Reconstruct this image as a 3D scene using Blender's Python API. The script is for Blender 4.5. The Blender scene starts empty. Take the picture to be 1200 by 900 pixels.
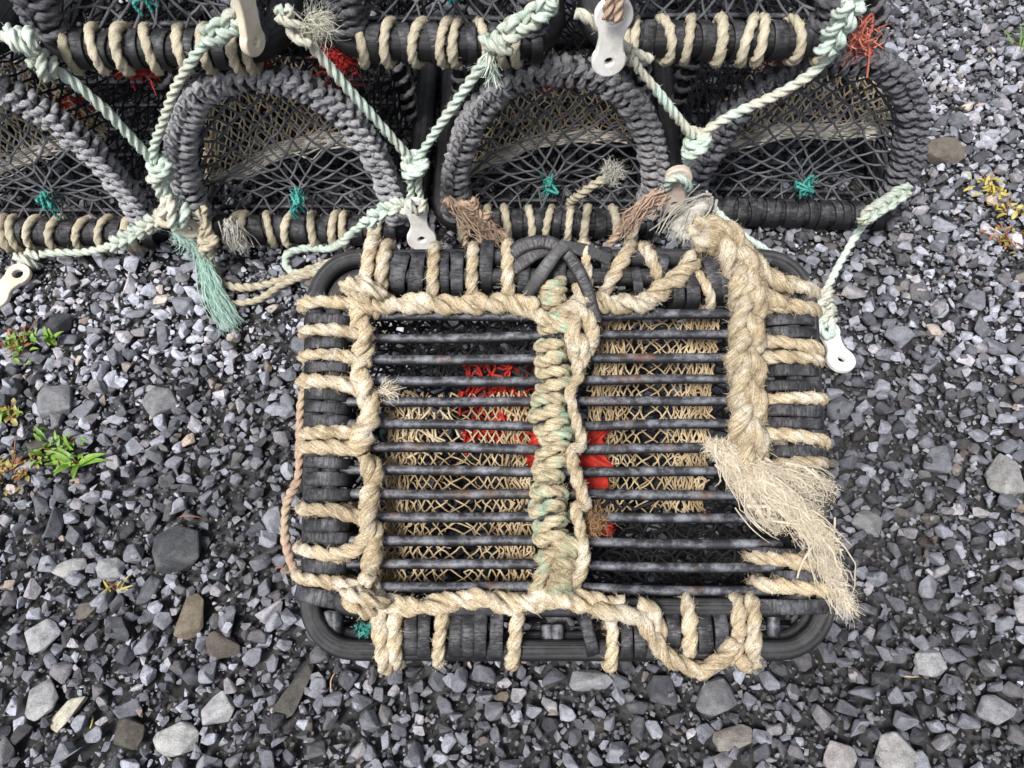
import bpy, bmesh, math, random
import numpy as np

RNG = np.random.default_rng(7)
random.seed(7)
scene = bpy.context.scene
COL = scene.collection
V3 = lambda *a: np.array(a, float)

# ------------------------------------------------------------------ camera
CAM = V3(0, 0, 1.115)
PITCH = math.radians(57.0)
FPX = 900.0
FW = V3(0, math.cos(PITCH), -math.sin(PITCH))
UP = V3(0, math.sin(PITCH), math.cos(PITCH))
RT = V3(1, 0, 0)


def ray(px, py):
    return FW + RT * ((px - 600) / FPX) + UP * ((450 - py) / FPX)


def on_z(px, py, z=0.0):
    r = ray(px, py)
    return CAM + r * ((z - CAM[2]) / r[2])


def on_y(px, py, y):
    r = ray(px, py)
    return CAM + r * (y / r[1])


# plane of the near creel's base grid, leaning towards the viewer
_pb = CAM + ray(655, 735) * 0.92
_pt = CAM + ray(655, 310) * 0.993
EV = _pt - _pb
EV[0] = 0
EV /= np.linalg.norm(EV)
EX = V3(1, 0, 0)
EN = np.cross(EX, EV)
FC = (_pb + _pt) / 2


def onf(px, py, w=0.0):
    r = ray(px, py)
    t = np.dot(FC + EN * w - CAM, EN) / np.dot(r, EN)
    return CAM + r * t


MPX = 0.955 / FPX   # metres per photo pixel about the near creel


# ------------------------------------------------------------------ mesh builder
class MB:
    def __init__(self):
        self.v, self.q, self.t, self.st, self.col = [], [], [], [], []
        self.n = 0
        self.hascol = False

    def add(self, v, q=None, t=None, st=None, col=None):
        v = np.asarray(v, float).reshape(-1, 3)
        self.v.append(v)
        if q is not None and len(q):
            self.q.append(np.asarray(q, np.int64).reshape(-1, 4) + self.n)
        if t is not None and len(t):
            self.t.append(np.asarray(t, np.int64).reshape(-1, 3) + self.n)
        self.st.append(np.zeros_like(v) if st is None else np.asarray(st, float).reshape(-1, 3))
        if col is not None:
            self.hascol = True
            self.col.append(np.asarray(col, float).reshape(-1, 4))
        else:
            self.col.append(np.ones((len(v), 4)))
        self.n += len(v)

    def mesh(self, name, off=None, smooth=True):
        V = np.concatenate(self.v)
        if off is not None:
            V = V - off
        Q = np.concatenate(self.q) if self.q else np.zeros((0, 4), np.int64)
        T = np.concatenate(self.t) if self.t else np.zeros((0, 3), np.int64)
        me = bpy.data.meshes.new(name)
        me.vertices.add(len(V))
        me.vertices.foreach_set('co', V.astype(np.float32).ravel())
        nl = Q.size + T.size
        me.loops.add(nl)
        me.loops.foreach_set('vertex_index', np.concatenate([Q.ravel(), T.ravel()]).astype(np.int32))
        npoly = len(Q) + len(T)
        me.polygons.add(npoly)
        starts = np.concatenate([np.arange(len(Q)) * 4, len(Q) * 4 + np.arange(len(T)) * 3])
        me.polygons.foreach_set('loop_start', starts.astype(np.int32))
        me.polygons.foreach_set('use_smooth', np.full(npoly, smooth))
        a = me.attributes.new('st', 'FLOAT_VECTOR', 'POINT')
        a.data.foreach_set('vector', np.concatenate(self.st).astype(np.float32).ravel())
        if self.hascol:
            c = me.attributes.new('tint', 'FLOAT_COLOR', 'POINT')
            c.data.foreach_set('color', np.concatenate(self.col).astype(np.float32).ravel())
        me.update(calc_edges=True)
        me.validate()
        return me


def props(o, label=None, cat=None, group=None, kind=None):
    if label: o['label'] = label
    if cat: o['category'] = cat
    if group: o['group'] = group
    if kind: o['kind'] = kind
    return o


def empty(name, loc, rz=0.0):
    o = bpy.data.objects.new(name, None)
    o.empty_display_size = 0.05
    COL.objects.link(o)
    o.location = loc
    o.rotation_euler = (0, 0, rz)
    return o


WORLD_OF = {}


def obj(name, mb, mat, parent=None, local=False, smooth=True, label=None):
    """one mesh object; vertices in world space, or in the parent's space when local"""
    V = np.concatenate(mb.v)
    o_ = V.mean(0)
    o_[2] = V[:, 2].min()
    me = mb.mesh(name, o_, smooth)
    me.materials.append(mat)
    o = bpy.data.objects.new(name, me)
    COL.objects.link(o)
    if parent is not None:
        o.parent = parent
        o.location = o_ if local else o_ - WORLD_OF[parent]
        WORLD_OF[o] = o_
        if local:
            WORLD_OF[o] = o_
    else:
        o.location = o_
        WORLD_OF[o] = o_
    if label: o['label'] = label
    return o


def sub(name, mb, mat, parent, smooth=True, label=None):
    """a child whose vertices share the space its parent part was built in"""
    return obj(name, mb, mat, parent, smooth=smooth, label=label)


# ------------------------------------------------------------------ curves
def catmull(pts, step=0.004):
    P = np.asarray(pts, float)
    if len(P) < 3:
        n = max(2, int(np.linalg.norm(P[-1] - P[0]) / step) + 1)
        return P[0] + (P[-1] - P[0]) * np.linspace(0, 1, n)[:, None]
    E = np.vstack([2 * P[0] - P[1], P, 2 * P[-1] - P[-2]])
    out = []
    for i in range(len(P) - 1):
        a, b, c, d = E[i:i + 4]
        n = max(2, int(np.linalg.norm(c - b) / step * 1.3) + 2)
        t = np.linspace(0, 1, n, endpoint=False)[:, None]
        out.append(0.5 * (2 * b + (c - a) * t + (2 * a - 5 * b + 4 * c - d) * t ** 2 + (3 * b - a - 3 * c + d) * t ** 3))
    D = np.vstack(out + [P[-1:]])
    return resample(D, step)


def resample(D, step):
    s = np.concatenate([[0], np.cumsum(np.linalg.norm(np.diff(D, axis=0), axis=1))])
    n = max(3, int(s[-1] / step) + 1)
    x = np.linspace(0, s[-1], n)
    return np.stack([np.interp(x, s, D[:, k]) for k in range(3)], 1)


def frames(P, ref=None):
    T = np.gradient(P, axis=0)
    T /= np.linalg.norm(T, axis=1)[:, None] + 1e-12
    N = np.zeros_like(P)
    r = V3(0.31, 0.2, 0.93) if ref is None else np.asarray(ref, float)
    n0 = r - T[0] * np.dot(r, T[0])
    if np.linalg.norm(n0) < 1e-3:
        r = V3(1, 0.1, 0)
        n0 = r - T[0] * np.dot(r, T[0])
    n = n0 / np.linalg.norm(n0)
    for i in range(len(P)):
        n = n - T[i] * np.dot(n, T[i])
        n = n / (np.linalg.norm(n) + 1e-12)
        N[i] = n
    return T, N, np.cross(T, N)


def smooth_noise(n, k, rng=RNG):
    m = max(2, n // max(1, k) + 2)
    return np.interp(np.linspace(0, m - 1, n), np.arange(m), rng.normal(size=m))


def rope_prof(th, lobes):
    if not lobes:
        return np.ones_like(th)
    half = math.pi / lobes
    d = (th + half) % (2 * half) - half
    b, a = (0.54, 0.47) if lobes == 3 else (0.62, 0.40)
    x = np.clip(a * a - (b * np.sin(d)) ** 2, 0, None)
    r = b * np.cos(d) + np.sqrt(x)
    return np.maximum(r, 0.62)


def sweep(mb, P, R, n=15, lobes=3, pitch=None, noise=0.07, caps=True, rng=RNG, hand=1, worn=0.0):
    m = len(P)
    T, N, B = frames(P)
    s = np.concatenate([[0], np.cumsum(np.linalg.norm(np.diff(P, axis=0), axis=1))])
    r = np.full(m, R, float) if np.isscalar(R) else np.asarray(R, float)
    R0 = float(np.mean(r))
    if noise:
        r = r * (1 + noise * smooth_noise(m, 6, rng))
    if caps:
        r[0] *= 0.02; r[-1] *= 0.02
        P = P.copy()
        P[0] = P[1] - T[1] * R0 * 0.15
        P[-1] = P[-2] + T[-2] * R0 * 0.15
    if pitch is None: pitch = 6.4 * R0
    ph = hand * 2 * math.pi * s / pitch + rng.uniform(0, 6.28)
    th = np.arange(n) * 2 * math.pi / n
    pr = rope_prof(th, lobes)
    pr = pr + (0.93 - pr) * 0.55 * worn
    ang = th[None, :] + ph[:, None] * (1 if lobes else 0)
    rr = r[:, None] * pr[None, :]
    if worn:
        g = rng.normal(size=(m, n))
        g = g + np.roll(g, 1, 0) * 0.7 + np.roll(g, 1, 1) * 0.7
        rr = rr * (1 + 0.05 * worn * g)
    V = P[:, None, :] + rr[..., None] * (np.cos(ang)[..., None] * N[:, None, :] + np.sin(ang)[..., None] * B[:, None, :])
    st = np.empty((m, n, 3))
    st[..., 0] = np.cos(th)[None, :]
    st[..., 1] = np.sin(th)[None, :]
    st[..., 2] = (s / R0)[:, None] + rng.uniform(0, 50)
    i = np.arange(m - 1)[:, None] * n
    j = np.arange(n)[None, :]
    j2 = (j + 1) % n
    Q = np.stack([i + j, i + j2, i + n + j2, i + n + j], -1)
    mb.add(V, Q, st=st)
    return V, N


def hairs(mb, P0, D, length, width=0.00035, curl=0.6, seg=4, rng=RNG, droop=0.0):
    """flat fibres from P0 along D"""
    k = len(P0)
    if k == 0: return
    L = np.broadcast_to(np.asarray(length, float), (k,))
    D = D / (np.linalg.norm(D, axis=1)[:, None] + 1e-9)
    pts = [P0]
    d = D.copy()
    bend = rng.normal(size=(k, 3)) * curl
    for i in range(seg):
        d = d + bend / seg + rng.normal(size=(k, 3)) * curl * 0.25
        d[:, 2] -= droop / seg
        d /= np.linalg.norm(d, axis=1)[:, None]
        pts.append(pts[-1] + d * (L / seg)[:, None])
    X = np.stack(pts, 1)
    side = np.cross(D, rng.normal(size=(k, 3)))
    side /= np.linalg.norm(side, axis=1)[:, None] + 1e-9
    w = np.linspace(1, 0.35, seg + 1)[None, :, None] * width
    A = X - side[:, None, :] * w
    Bv = X + side[:, None, :] * w
    V = np.stack([A, Bv], 2)
    base = np.arange(k)[:, None] * (2 * (seg + 1)) + np.arange(seg)[None, :] * 2
    Q = np.stack([base, base + 1, base + 3, base + 2], -1)
    st = np.zeros(V.shape)
    st[..., 0] = rng.uniform(-1, 1, size=(k, 1, 1))
    st[..., 1] = rng.uniform(-1, 1, size=(k, 1, 1))
    st[..., 2] = rng.uniform(0, 50, size=(k, 1, 1))
    mb.add(V, Q, st=st)


def rope(mb, pts, R, step=None, n=15, lobes=3, fuzz=0.0, flen=None, raw=False, rng=RNG, hand=1, noise=0.07, worn=0.0):
    step = step or R * 0.42
    P = resample(np.asarray(pts, float), step) if raw else catmull(pts, step)
    V, N = sweep(mb, P, R, n, lobes, rng=rng, hand=hand, noise=noise, worn=worn)
    if fuzz > 0:
        L = len(P) * step
        k = int(L * fuzz)
        if k:
            i = rng.integers(1, max(2, len(P) - 1), k)
            j = rng.integers(0, V.shape[1], k)
            p0 = V[i, j]
            out = p0 - P[i]
            out /= np.linalg.norm(out, axis=1)[:, None] + 1e-9
            T = np.gradient(P, axis=0)[i]
            T /= np.linalg.norm(T, axis=1)[:, None] + 1e-9
            D = out * rng.uniform(0.2, 1, (k, 1)) + T * rng.normal(size=(k, 1)) * 0.9
            fl = flen or R * 0.9
            hairs(mb, p0 - out * R * 0.08, D, rng.uniform(0.3, 1.3, k) * fl, rng=rng, curl=0.9, width=0.00028)
    return P


def tubes(mb, X, R, n=4, rng=RNG):
    """k thin strands given as X (k, m, 3)"""
    X = np.asarray(X, float)
    k, m, _ = X.shape
    if k == 0: return
    T = np.gradient(X, axis=1)
    T /= np.linalg.norm(T, axis=2)[..., None] + 1e-12
    mean = X[:, -1] - X[:, 0]
    mean /= np.linalg.norm(mean, axis=1)[:, None] + 1e-12
    ref = np.where(np.abs(mean[:, 2:3]) < 0.8, V3(0, 0, 1)[None], V3(0, 1, 0)[None])
    N = ref[:, None, :] - T * np.sum(ref[:, None, :] * T, -1, keepdims=True)
    N /= np.linalg.norm(N, axis=2)[..., None] + 1e-12
    B = np.cross(T, N)
    th = np.arange(n) * 2 * math.pi / n
    r = np.broadcast_to(np.asarray(R, float), (k,)) if np.ndim(R) < 2 else R
    r = r[:, None, None, None] if r.ndim == 1 else r[:, :, None, None]
    V = X[:, :, None, :] + r * (np.cos(th)[None, None, :, None] * N[:, :, None, :] + np.sin(th)[None, None, :, None] * B[:, :, None, :])
    st = np.zeros(V.shape)
    st[..., 0] = np.cos(th)
    st[..., 1] = np.sin(th)
    st[..., 2] = (np.arange(m) * 3.0)[None, :, None] + rng.uniform(0, 60, (k, 1, 1))
    a = (np.arange(k)[:, None, None] * m + np.arange(m - 1)[None, :, None]) * n
    j = np.arange(n)[None, None, :]
    j2 = (j + 1) % n
    Q = np.stack([a + j, a + j2, a + n + j2, a + n + j], -1)
    mb.add(V, Q, st=st)


OCT_V = np.array([[1, 0, 0], [-1, 0, 0], [0, 1, 0], [0, -1, 0], [0, 0, 1], [0, 0, -1]], float)
OCT_T = np.array([[0, 2, 4], [2, 1, 4], [1, 3, 4], [3, 0, 4], [2, 0, 5], [1, 2, 5], [3, 1, 5], [0, 3, 5]])


def net(mb, G, R=0.0016, wrap=False, jit=0.0, knots=1.9, keep=None, sag=0.0, rng=RNG, n=4):
    """diamond mesh over a node grid G (rows, cols, 3); odd rows are set half a cell on"""
    nj, ni, _ = G.shape
    G = G + rng.normal(size=G.shape) * jit
    ok = np.ones((nj, ni), bool) if keep is None else keep
    A, B = [], []
    for j in range(nj - 1):
        sh = 1 if j % 2 else -1
        for i in range(ni):
            for di in (0, sh):
                k = i + di
                if wrap: k %= ni
                elif k < 0 or k >= ni: continue
                if ok[j, i] and ok[j + 1, k]:
                    A.append(G[j, i]); B.append(G[j + 1, k])
    A, B = np.array(A), np.array(B)
    mid = (A + B) / 2 + rng.normal(size=A.shape) * jit * 0.5
    mid[:, 2] -= sag * np.linalg.norm(A - B, axis=1)
    tubes(mb, np.stack([A, mid, B], 1), R * rng.uniform(0.85, 1.15, len(A)), n, rng)
    if knots:
        C = G[ok]
        k = len(C)
        V = C[:, None, :] + OCT_V[None] * (R * knots) * rng.uniform(0.7, 1.2, (k, 1, 1))
        T = OCT_T[None] + (np.arange(k) * 6)[:, None, None]
        mb.add(V, t=T, st=np.tile(OCT_V, (k, 1)))


def band(mb, C, Out, T, w, th, closed=True, rng=RNG):
    """flat rubber strip along the ring C; Out outward, T across"""
    m = len(C)
    prof = [(-1, -1), (-1, 0.7), (-0.93, 0.95), (-0.5, 1.05), (0, 1.1), (0.5, 1.05), (0.93, 0.95), (1, 0.7), (1, -1)]
    pr = np.array(prof)
    n = len(pr)
    T = np.broadcast_to(np.asarray(T, float), C.shape)
    ww = w / 2 * (1 + 0.06 * smooth_noise(m, 5, rng))
    V = C[:, None, :] + T[:, None, :] * (pr[None, :, 0:1] * ww[:, None, None]) + Out[:, None, :] * (pr[None, :, 1:2] * th / 2)
    s = np.concatenate([[0], np.cumsum(np.linalg.norm(np.diff(C, axis=0), axis=1))])
    st = np.empty((m, n, 3))
    st[..., 0] = pr[None, :, 0] * w / 2
    st[..., 1] = rng.uniform(0, 30)
    st[..., 2] = s[:, None]
    mm = m if closed else m - 1
    i = np.arange(mm)[:, None] * n
    i2 = (np.arange(mm)[:, None] + 1) % m * n
    j = np.arange(n)[None, :]
    j2 = (j + 1) % n
    mb.add(V, np.stack([i + j, i + j2, i2 + j2, i2 + j], -1), st=st)


def ring(c, d, nrm, a, b, m=36, ex=2.6, t=None, skew=0.0, ph0=0.0, turns=1.0):
    """superellipse loop about c; d across (half width a), nrm up (half height b), t along with skew"""
    ph = ph0 + np.linspace(0, 2 * math.pi * turns, m, endpoint=turns != 1.0)
    cx, sy = np.cos(ph), np.sin(ph)
    x = np.sign(cx) * np.abs(cx) ** (2 / ex) * a
    y = np.sign(sy) * np.abs(sy) ** (2 / ex) * b
    P = c + x[:, None] * d + y[:, None] * nrm
    if t is not None: P = P + (cx * skew)[:, None] * t
    O = (np.sign(cx) * np.abs(cx) ** (2 - 2 / ex) / a)[:, None] * d + (np.sign(sy) * np.abs(sy) ** (2 - 2 / ex) / b)[:, None] * nrm
    O /= np.linalg.norm(O, axis=1)[:, None]
    return P, O


def knot(mb, c, axis, size, R, turns=2.6, fuzz=600, rng=RNG, ref=None):
    axis = axis / np.linalg.norm(axis)
    r = V3(0.2, -1, 0.3) if ref is None else ref
    u = r - axis * np.dot(r, axis)
    u /= np.linalg.norm(u)
    w = np.cross(axis, u)
    ph = np.linspace(0, 2 * math.pi * turns, int(turns * 9)) + rng.uniform(0, 6)
    h = (ph - ph.mean()) / (2 * math.pi) * R * 1.75
    rr = size * (1 + 0.1 * rng.normal(size=len(ph)))
    P = c + rr[:, None] * (np.cos(ph)[:, None] * u + np.sin(ph)[:, None] * w) + h[:, None] * axis
    rope(mb, P, R, fuzz=fuzz, rng=rng)
    # one diagonal turn over the coils
    ph = np.linspace(-1.5, 1.5, 9)
    P = c + (size + R * 0.9) * (np.cos(ph)[:, None] * u + np.sin(ph)[:, None] * w) + np.linspace(-1, 1, 9)[:, None] * axis * R * turns * 0.75
    rope(mb, P, R * 0.95, fuzz=fuzz, rng=rng)


def plait(mb, pts, R, k=3, amp=None, per=None, nrm=(0, -0.5, 0.85), fuzz=600, rng=RNG, flen=None, lift=0.8, worn=0.0):
    P = catmull(pts, R * 0.45)
    T = np.gradient(P, axis=0)
    T /= np.linalg.norm(T, axis=1)[:, None]
    nrm = np.asarray(nrm, float)
    S = np.cross(T, nrm)
    S /= np.linalg.norm(S, axis=1)[:, None]
    U = np.cross(S, T)
    s = np.concatenate([[0], np.cumsum(np.linalg.norm(np.diff(P, axis=0), axis=1))])
    amp = amp or R * 1.2
    per = per or R * 9
    for q in range(k):
        ph = 2 * math.pi * (s / per + q / k)
        if k == 2:
            off = S * (amp * np.cos(ph))[:, None] + U * (amp * lift * np.sin(ph))[:, None]
        else:
            off = S * (amp * np.sin(ph))[:, None] + U * (amp * lift * np.sin(2 * ph))[:, None]
        rope(mb, P + off, R, raw=True, fuzz=fuzz, rng=rng, flen=flen, worn=worn)
    return P


def fray(mb, pts, spread0, spread1, k, length, width=0.0004, rng=RNG, curl=0.7, droop=0.0, along=1.0, out=0.6):
    """a bundle of loose fibres following a path"""
    P = catmull(pts, 0.004)
    m = len(P)
    i = rng.integers(0, m - 1, k)
    f = i / m
    T = np.gradient(P, axis=0)[i]
    T /= np.linalg.norm(T, axis=1)[:, None]
    sp = (spread0 + (spread1 - spread0) * f)[:, None]
    off = rng.normal(size=(k, 3))
    off /= np.linalg.norm(off, axis=1)[:, None]
    off *= rng.uniform(0.1, 1, (k, 1)) ** 0.6
    p0 = P[i] + off * sp
    off /= np.linalg.norm(off, axis=1)[:, None]
    D = T * along + off * out + rng.normal(size=(k, 3)) * 0.35
    hairs(mb, p0, D, length * rng.uniform(0.5, 1.3, k), width=width, curl=curl, seg=5, rng=rng, droop=droop)


def yarns(mb, pts, k, R, spread, flat=0.5, wob=0.006, nrm=(0, -0.4, 0.9), rng=RNG, span=(0.35, 0.9), tip=0.35):
    """unlaid yarns wandering along a path; spread = half widths along it"""
    P = catmull(pts, 0.004)
    m = len(P)
    T = np.gradient(P, axis=0)
    T /= np.linalg.norm(T, axis=1)[:, None]
    nrm = np.asarray(nrm, float)
    S = np.cross(T, nrm)
    S /= np.linalg.norm(S, axis=1)[:, None]
    U = np.cross(S, T)
    sp = np.interp(np.arange(m), np.linspace(0, m - 1, len(spread)), spread)
    for _ in range(k):
        L = rng.uniform(*span)
        a = rng.uniform(-0.05, max(0.0, 1 - L * 0.8))
        i0, i1 = int(max(0, a) * (m - 1)), int(min(1, a + L) * (m - 1))
        if i1 - i0 < 5: continue
        q = np.arange(i0, i1 + 1)
        u0, v0 = rng.uniform(-1, 1), rng.uniform(-1, 1)
        n = len(q)
        kk = int(rng.integers(4, 18))
        u = u0 * sp[q] + wob * (0.4 + 0.08 * kk) * smooth_noise(n, kk, rng) + rng.normal() * wob * np.linspace(0, 1, n) * 1.5
        v = v0 * sp[q] * flat + wob * 0.6 * smooth_noise(n, 5, rng)
        X = P[q] + S[q] * u[:, None] + U[q] * v[:, None]
        r = R * rng.uniform(0.5, 1.3)
        tubes(mb, X[None], (r * np.linspace(1, tip, n))[None], 5, rng)


# ------------------------------------------------------------------ materials
def newmat(name):
    m = bpy.data.materials.new(name)
    m.use_nodes = True
    nt = m.node_tree
    b = nt.nodes['Principled BSDF']
    return m, nt, b


def N_(nt, t, **kw):
    n = nt.nodes.new(t)
    for k, v in kw.items():
        if k in n.inputs: n.inputs[k].default_value = v
        else: setattr(n, k, v)
    return n


def noise(nt, vec, scale, detail=3, rough=0.6):
    n = nt.nodes.new('ShaderNodeTexNoise')
    n.inputs['Scale'].default_value = scale
    n.inputs['Detail'].default_value = detail
    n.inputs['Roughness'].default_value = rough
    if vec is not None: nt.links.new(vec, n.inputs['Vector'])
    return n.outputs['Fac']


def ramp(nt, fac, stops):
    r = nt.nodes.new('ShaderNodeValToRGB')
    e = r.color_ramp.elements
    while len(e) < len(stops): e.new(0.5)
    for x, (p, c) in zip(e, stops):
        x.position = p
        x.color = c if len(c) == 4 else (*c, 1)
    nt.links.new(fac, r.inputs['Fac'])
    return r.outputs['Color']


def mix(nt, fac, a, b, mode='MIX'):
    m = nt.nodes.new('ShaderNodeMix')
    m.data_type = 'RGBA'
    m.blend_type = mode
    for idx, x in ((0, fac), (6, a), (7, b)):
        if hasattr(x, 'is_linked'): nt.links.new(x, m.inputs[idx])
        elif idx == 0: m.inputs[0].default_value = x
        else: m.inputs[idx].default_value = (*x, 1) if len(x) == 3 else x
    return m.outputs[2]


def bump(nt, h, strength, dist):
    b = nt.nodes.new('ShaderNodeBump')
    b.inputs['Strength'].default_value = strength
    b.inputs['Distance'].default_value = dist
    nt.links.new(h, b.inputs['Height'])
    return b.outputs['Normal']


def scaled(nt, vec, s):
    m = nt.nodes.new('ShaderNodeVectorMath')
    m.operation = 'MULTIPLY'
    m.inputs[1].default_value = s
    nt.links.new(vec, m.inputs[0])
    return m.outputs[0]


def attr(nt, name):
    a = nt.nodes.new('ShaderNodeAttribute')
    a.attribute_name = name
    return a


def geo_pos(nt):
    return nt.nodes.new('ShaderNodeNewGeometry').outputs['Position']


def mat_rope(name, dark, mid, light, alt=None, altscale=14, altpos=(0.48, 0.62), dirt=0.5, dirtcol=(0.10, 0.075, 0.045)):
    m, nt, b = newmat(name)
    st = attr(nt, 'st').outputs['Vector']
    fib = noise(nt, scaled(nt, st, (5.5, 5.5, 0.55)), 1.6, 4, 0.65)
    c = ramp(nt, fib, [(0.30, dark), (0.50, mid), (0.68, light)])
    pos = geo_pos(nt)
    if alt:
        f = ramp(nt, noise(nt, pos, altscale, 2), [(altpos[0], (0, 0, 0)), (altpos[1], (1, 1, 1))])
        c2 = ramp(nt, fib, [(0.30, tuple(x * 0.55 for x in alt)), (0.5, alt), (0.68, tuple(min(1, x * 1.25) for x in alt))])
        c = mix(nt, f, c, c2)
    d = ramp(nt, noise(nt, pos, 60, 5, 0.7), [(0.50, (0, 0, 0)), (0.75, (dirt, dirt, dirt))])
    c = mix(nt, d, c, dirtcol)
    sp = ramp(nt, noise(nt, pos, 520, 2, 0.6), [(0.55, (0, 0, 0)), (0.68, (dirt * 0.9,) * 3)])
    c = mix(nt, sp, c, tuple(x * 0.6 for x in dirtcol))
    sx = nt.nodes.new('ShaderNodeSeparateXYZ')
    nt.links.new(st, sx.inputs[0])
    oi = nt.nodes.new('ShaderNodeObjectInfo')
    c = mix(nt, 1.0, c, ramp(nt, oi.outputs['Random'], [(0.0, (0.80, 0.79, 0.77)), (0.5, (0.95, 0.94, 0.92)), (1.0, (1.08, 1.08, 1.08))]), 'MULTIPLY')
    nt.links.new(c, b.inputs['Base Color'])
    b.inputs['Roughness'].default_value = 0.92
    b.inputs['Specular IOR Level'].default_value = 0.15
    nt.links.new(bump(nt, mix(nt, 0.4, fib, noise(nt, pos, 700, 3, 0.7)), 0.95, 0.0028), b.inputs['Normal'])
    return m


def mat_rubber(name, base=(0.018, 0.018, 0.021), dust=(0.14, 0.14, 0.155), amount=0.6, crack=0.8, rust=0.0, rough=0.55, streak=0.0):
    m, nt, b = newmat(name)
    st = attr(nt, 'st').outputs['Vector']
    pos = geo_pos(nt)
    cr = noise(nt, scaled(nt, st, (70, 1, 560)), 1.0, 3, 0.7)
    g = nt.nodes.new('ShaderNodeNewGeometry')
    sx = nt.nodes.new('ShaderNodeSeparateXYZ')
    nt.links.new(g.outputs['Normal'], sx.inputs[0])
    up = ramp(nt, sx.outputs['Z'], [(0.15, (0, 0, 0)), (0.95, (1, 1, 1))])
    nz = ramp(nt, noise(nt, pos, 45, 5, 0.7), [(0.44, (0.08, 0.08, 0.08)), (0.64, (1, 1, 1))])
    f = mix(nt, 1.0, up, nz, 'MULTIPLY')
    f = mix(nt, 1.0, f, (amount,) * 3, 'MULTIPLY')
    c = mix(nt, f, base, dust)
    spk = ramp(nt, noise(nt, pos, 330, 2, 0.5), [(0.69, (0, 0, 0)), (0.76, (0.6, 0.6, 0.6))])
    c = mix(nt, mix(nt, 1.0, spk, up, 'MULTIPLY'), c, (0.32, 0.32, 0.32))
    if rust:
        r = ramp(nt, noise(nt, pos, 16, 3), [(0.58, (0, 0, 0)), (0.72, (rust,) * 3)])
        c = mix(nt, mix(nt, 1.0, r, up, 'MULTIPLY'), c, (0.17, 0.085, 0.045))
    if streak:
        sk = ramp(nt, noise(nt, scaled(nt, st, (7, 7, 0.035)), 1.0, 4, 0.7), [(0.40, (0, 0, 0)), (0.62, (1, 1, 1))])
        c = mix(nt, mix(nt, 1.0, sk, mix(nt, 1.0, up, (streak,) * 3, 'MULTIPLY'), 'MULTIPLY'), c, (0.24, 0.235, 0.235))  # pale lengthwise streaks: dust plus the hose's sheen put into the colour
    ck = ramp(nt, cr, [(0.38, (0.16, 0.16, 0.16)), (0.50, (1, 1, 1))])
    if crack: c = mix(nt, crack, c, mix(nt, 1.0, c, ck, 'MULTIPLY'))
    nt.links.new(c, b.inputs['Base Color'])
    b.inputs['Roughness'].default_value = rough
    b.inputs['Specular IOR Level'].default_value = 0.4
    h = mix(nt, 0.5, ck, nz) if crack else nz
    nt.links.new(bump(nt, h, 0.6, 0.0012), b.inputs['Normal'])
    return m


def mat_net(name, a, bcol, rough=0.75):
    m, nt, b = newmat(name)
    pos = geo_pos(nt)
    c = ramp(nt, noise(nt, pos, 30, 4, 0.7), [(0.35, a), (0.65, bcol)])
    nt.links.new(c, b.inputs['Base Color'])
    b.inputs['Roughness'].default_value = rough
    b.inputs['Specular IOR Level'].default_value = 0.25
    nt.links.new(bump(nt, noise(nt, pos, 900, 2), 0.5, 0.0008), b.inputs['Normal'])
    return m


def mat_plastic(name, col, dirt):
    m, nt, b = newmat(name)
    pos = geo_pos(nt)
    f = ramp(nt, noise(nt, pos, 40, 5, 0.7), [(0.42, (0, 0, 0)), (0.68, (0.62, 0.62, 0.62))])
    c = mix(nt, f, col, dirt)
    s = ramp(nt, noise(nt, scaled(nt, pos, (1, 1, 1)), 260, 3), [(0.64, (0, 0, 0)), (0.72, (0.35, 0.35, 0.35))])
    c = mix(nt, s, c, (0.22, 0.17, 0.11))
    nt.links.new(c, b.inputs['Base Color'])
    b.inputs['Roughness'].default_value = 0.42
    nt.links.new(bump(nt, noise(nt, pos, 140, 4), 0.25, 0.001), b.inputs['Normal'])
    return m


def mat_stone(name):
    m, nt, b = newmat(name)
    tint = attr(nt, 'tint').outputs['Color']
    pos = geo_pos(nt)
    f = noise(nt, pos, 85, 6, 0.72)
    g = noise(nt, pos, 520, 4, 0.7)
    c = mix(nt, 1.0, tint, ramp(nt, f, [(0.28, (0.50, 0.50, 0.50)), (0.5, (0.95, 0.95, 0.95)), (0.70, (1.3, 1.3, 1.3))]), 'MULTIPLY')
    c = mix(nt, 1.0, c, ramp(nt, g, [(0.32, (0.62, 0.62, 0.62)), (0.55, (1.05, 1.05, 1.05))]), 'MULTIPLY')
    dust = ramp(nt, noise(nt, pos, 34, 5, 0.7), [(0.52, (0, 0, 0)), (0.74, (0.32, 0.32, 0.32))])
    c = mix(nt, dust, c, (0.30, 0.30, 0.31))
    nt.links.new(c, b.inputs['Base Color'])
    b.inputs['Roughness'].default_value = 0.62
    b.inputs['Specular IOR Level'].default_value = 0.35
    h = mix(nt, 0.5, f, g)
    nt.links.new(bump(nt, h, 0.9, 0.0045), b.inputs['Normal'])
    return m


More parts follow.
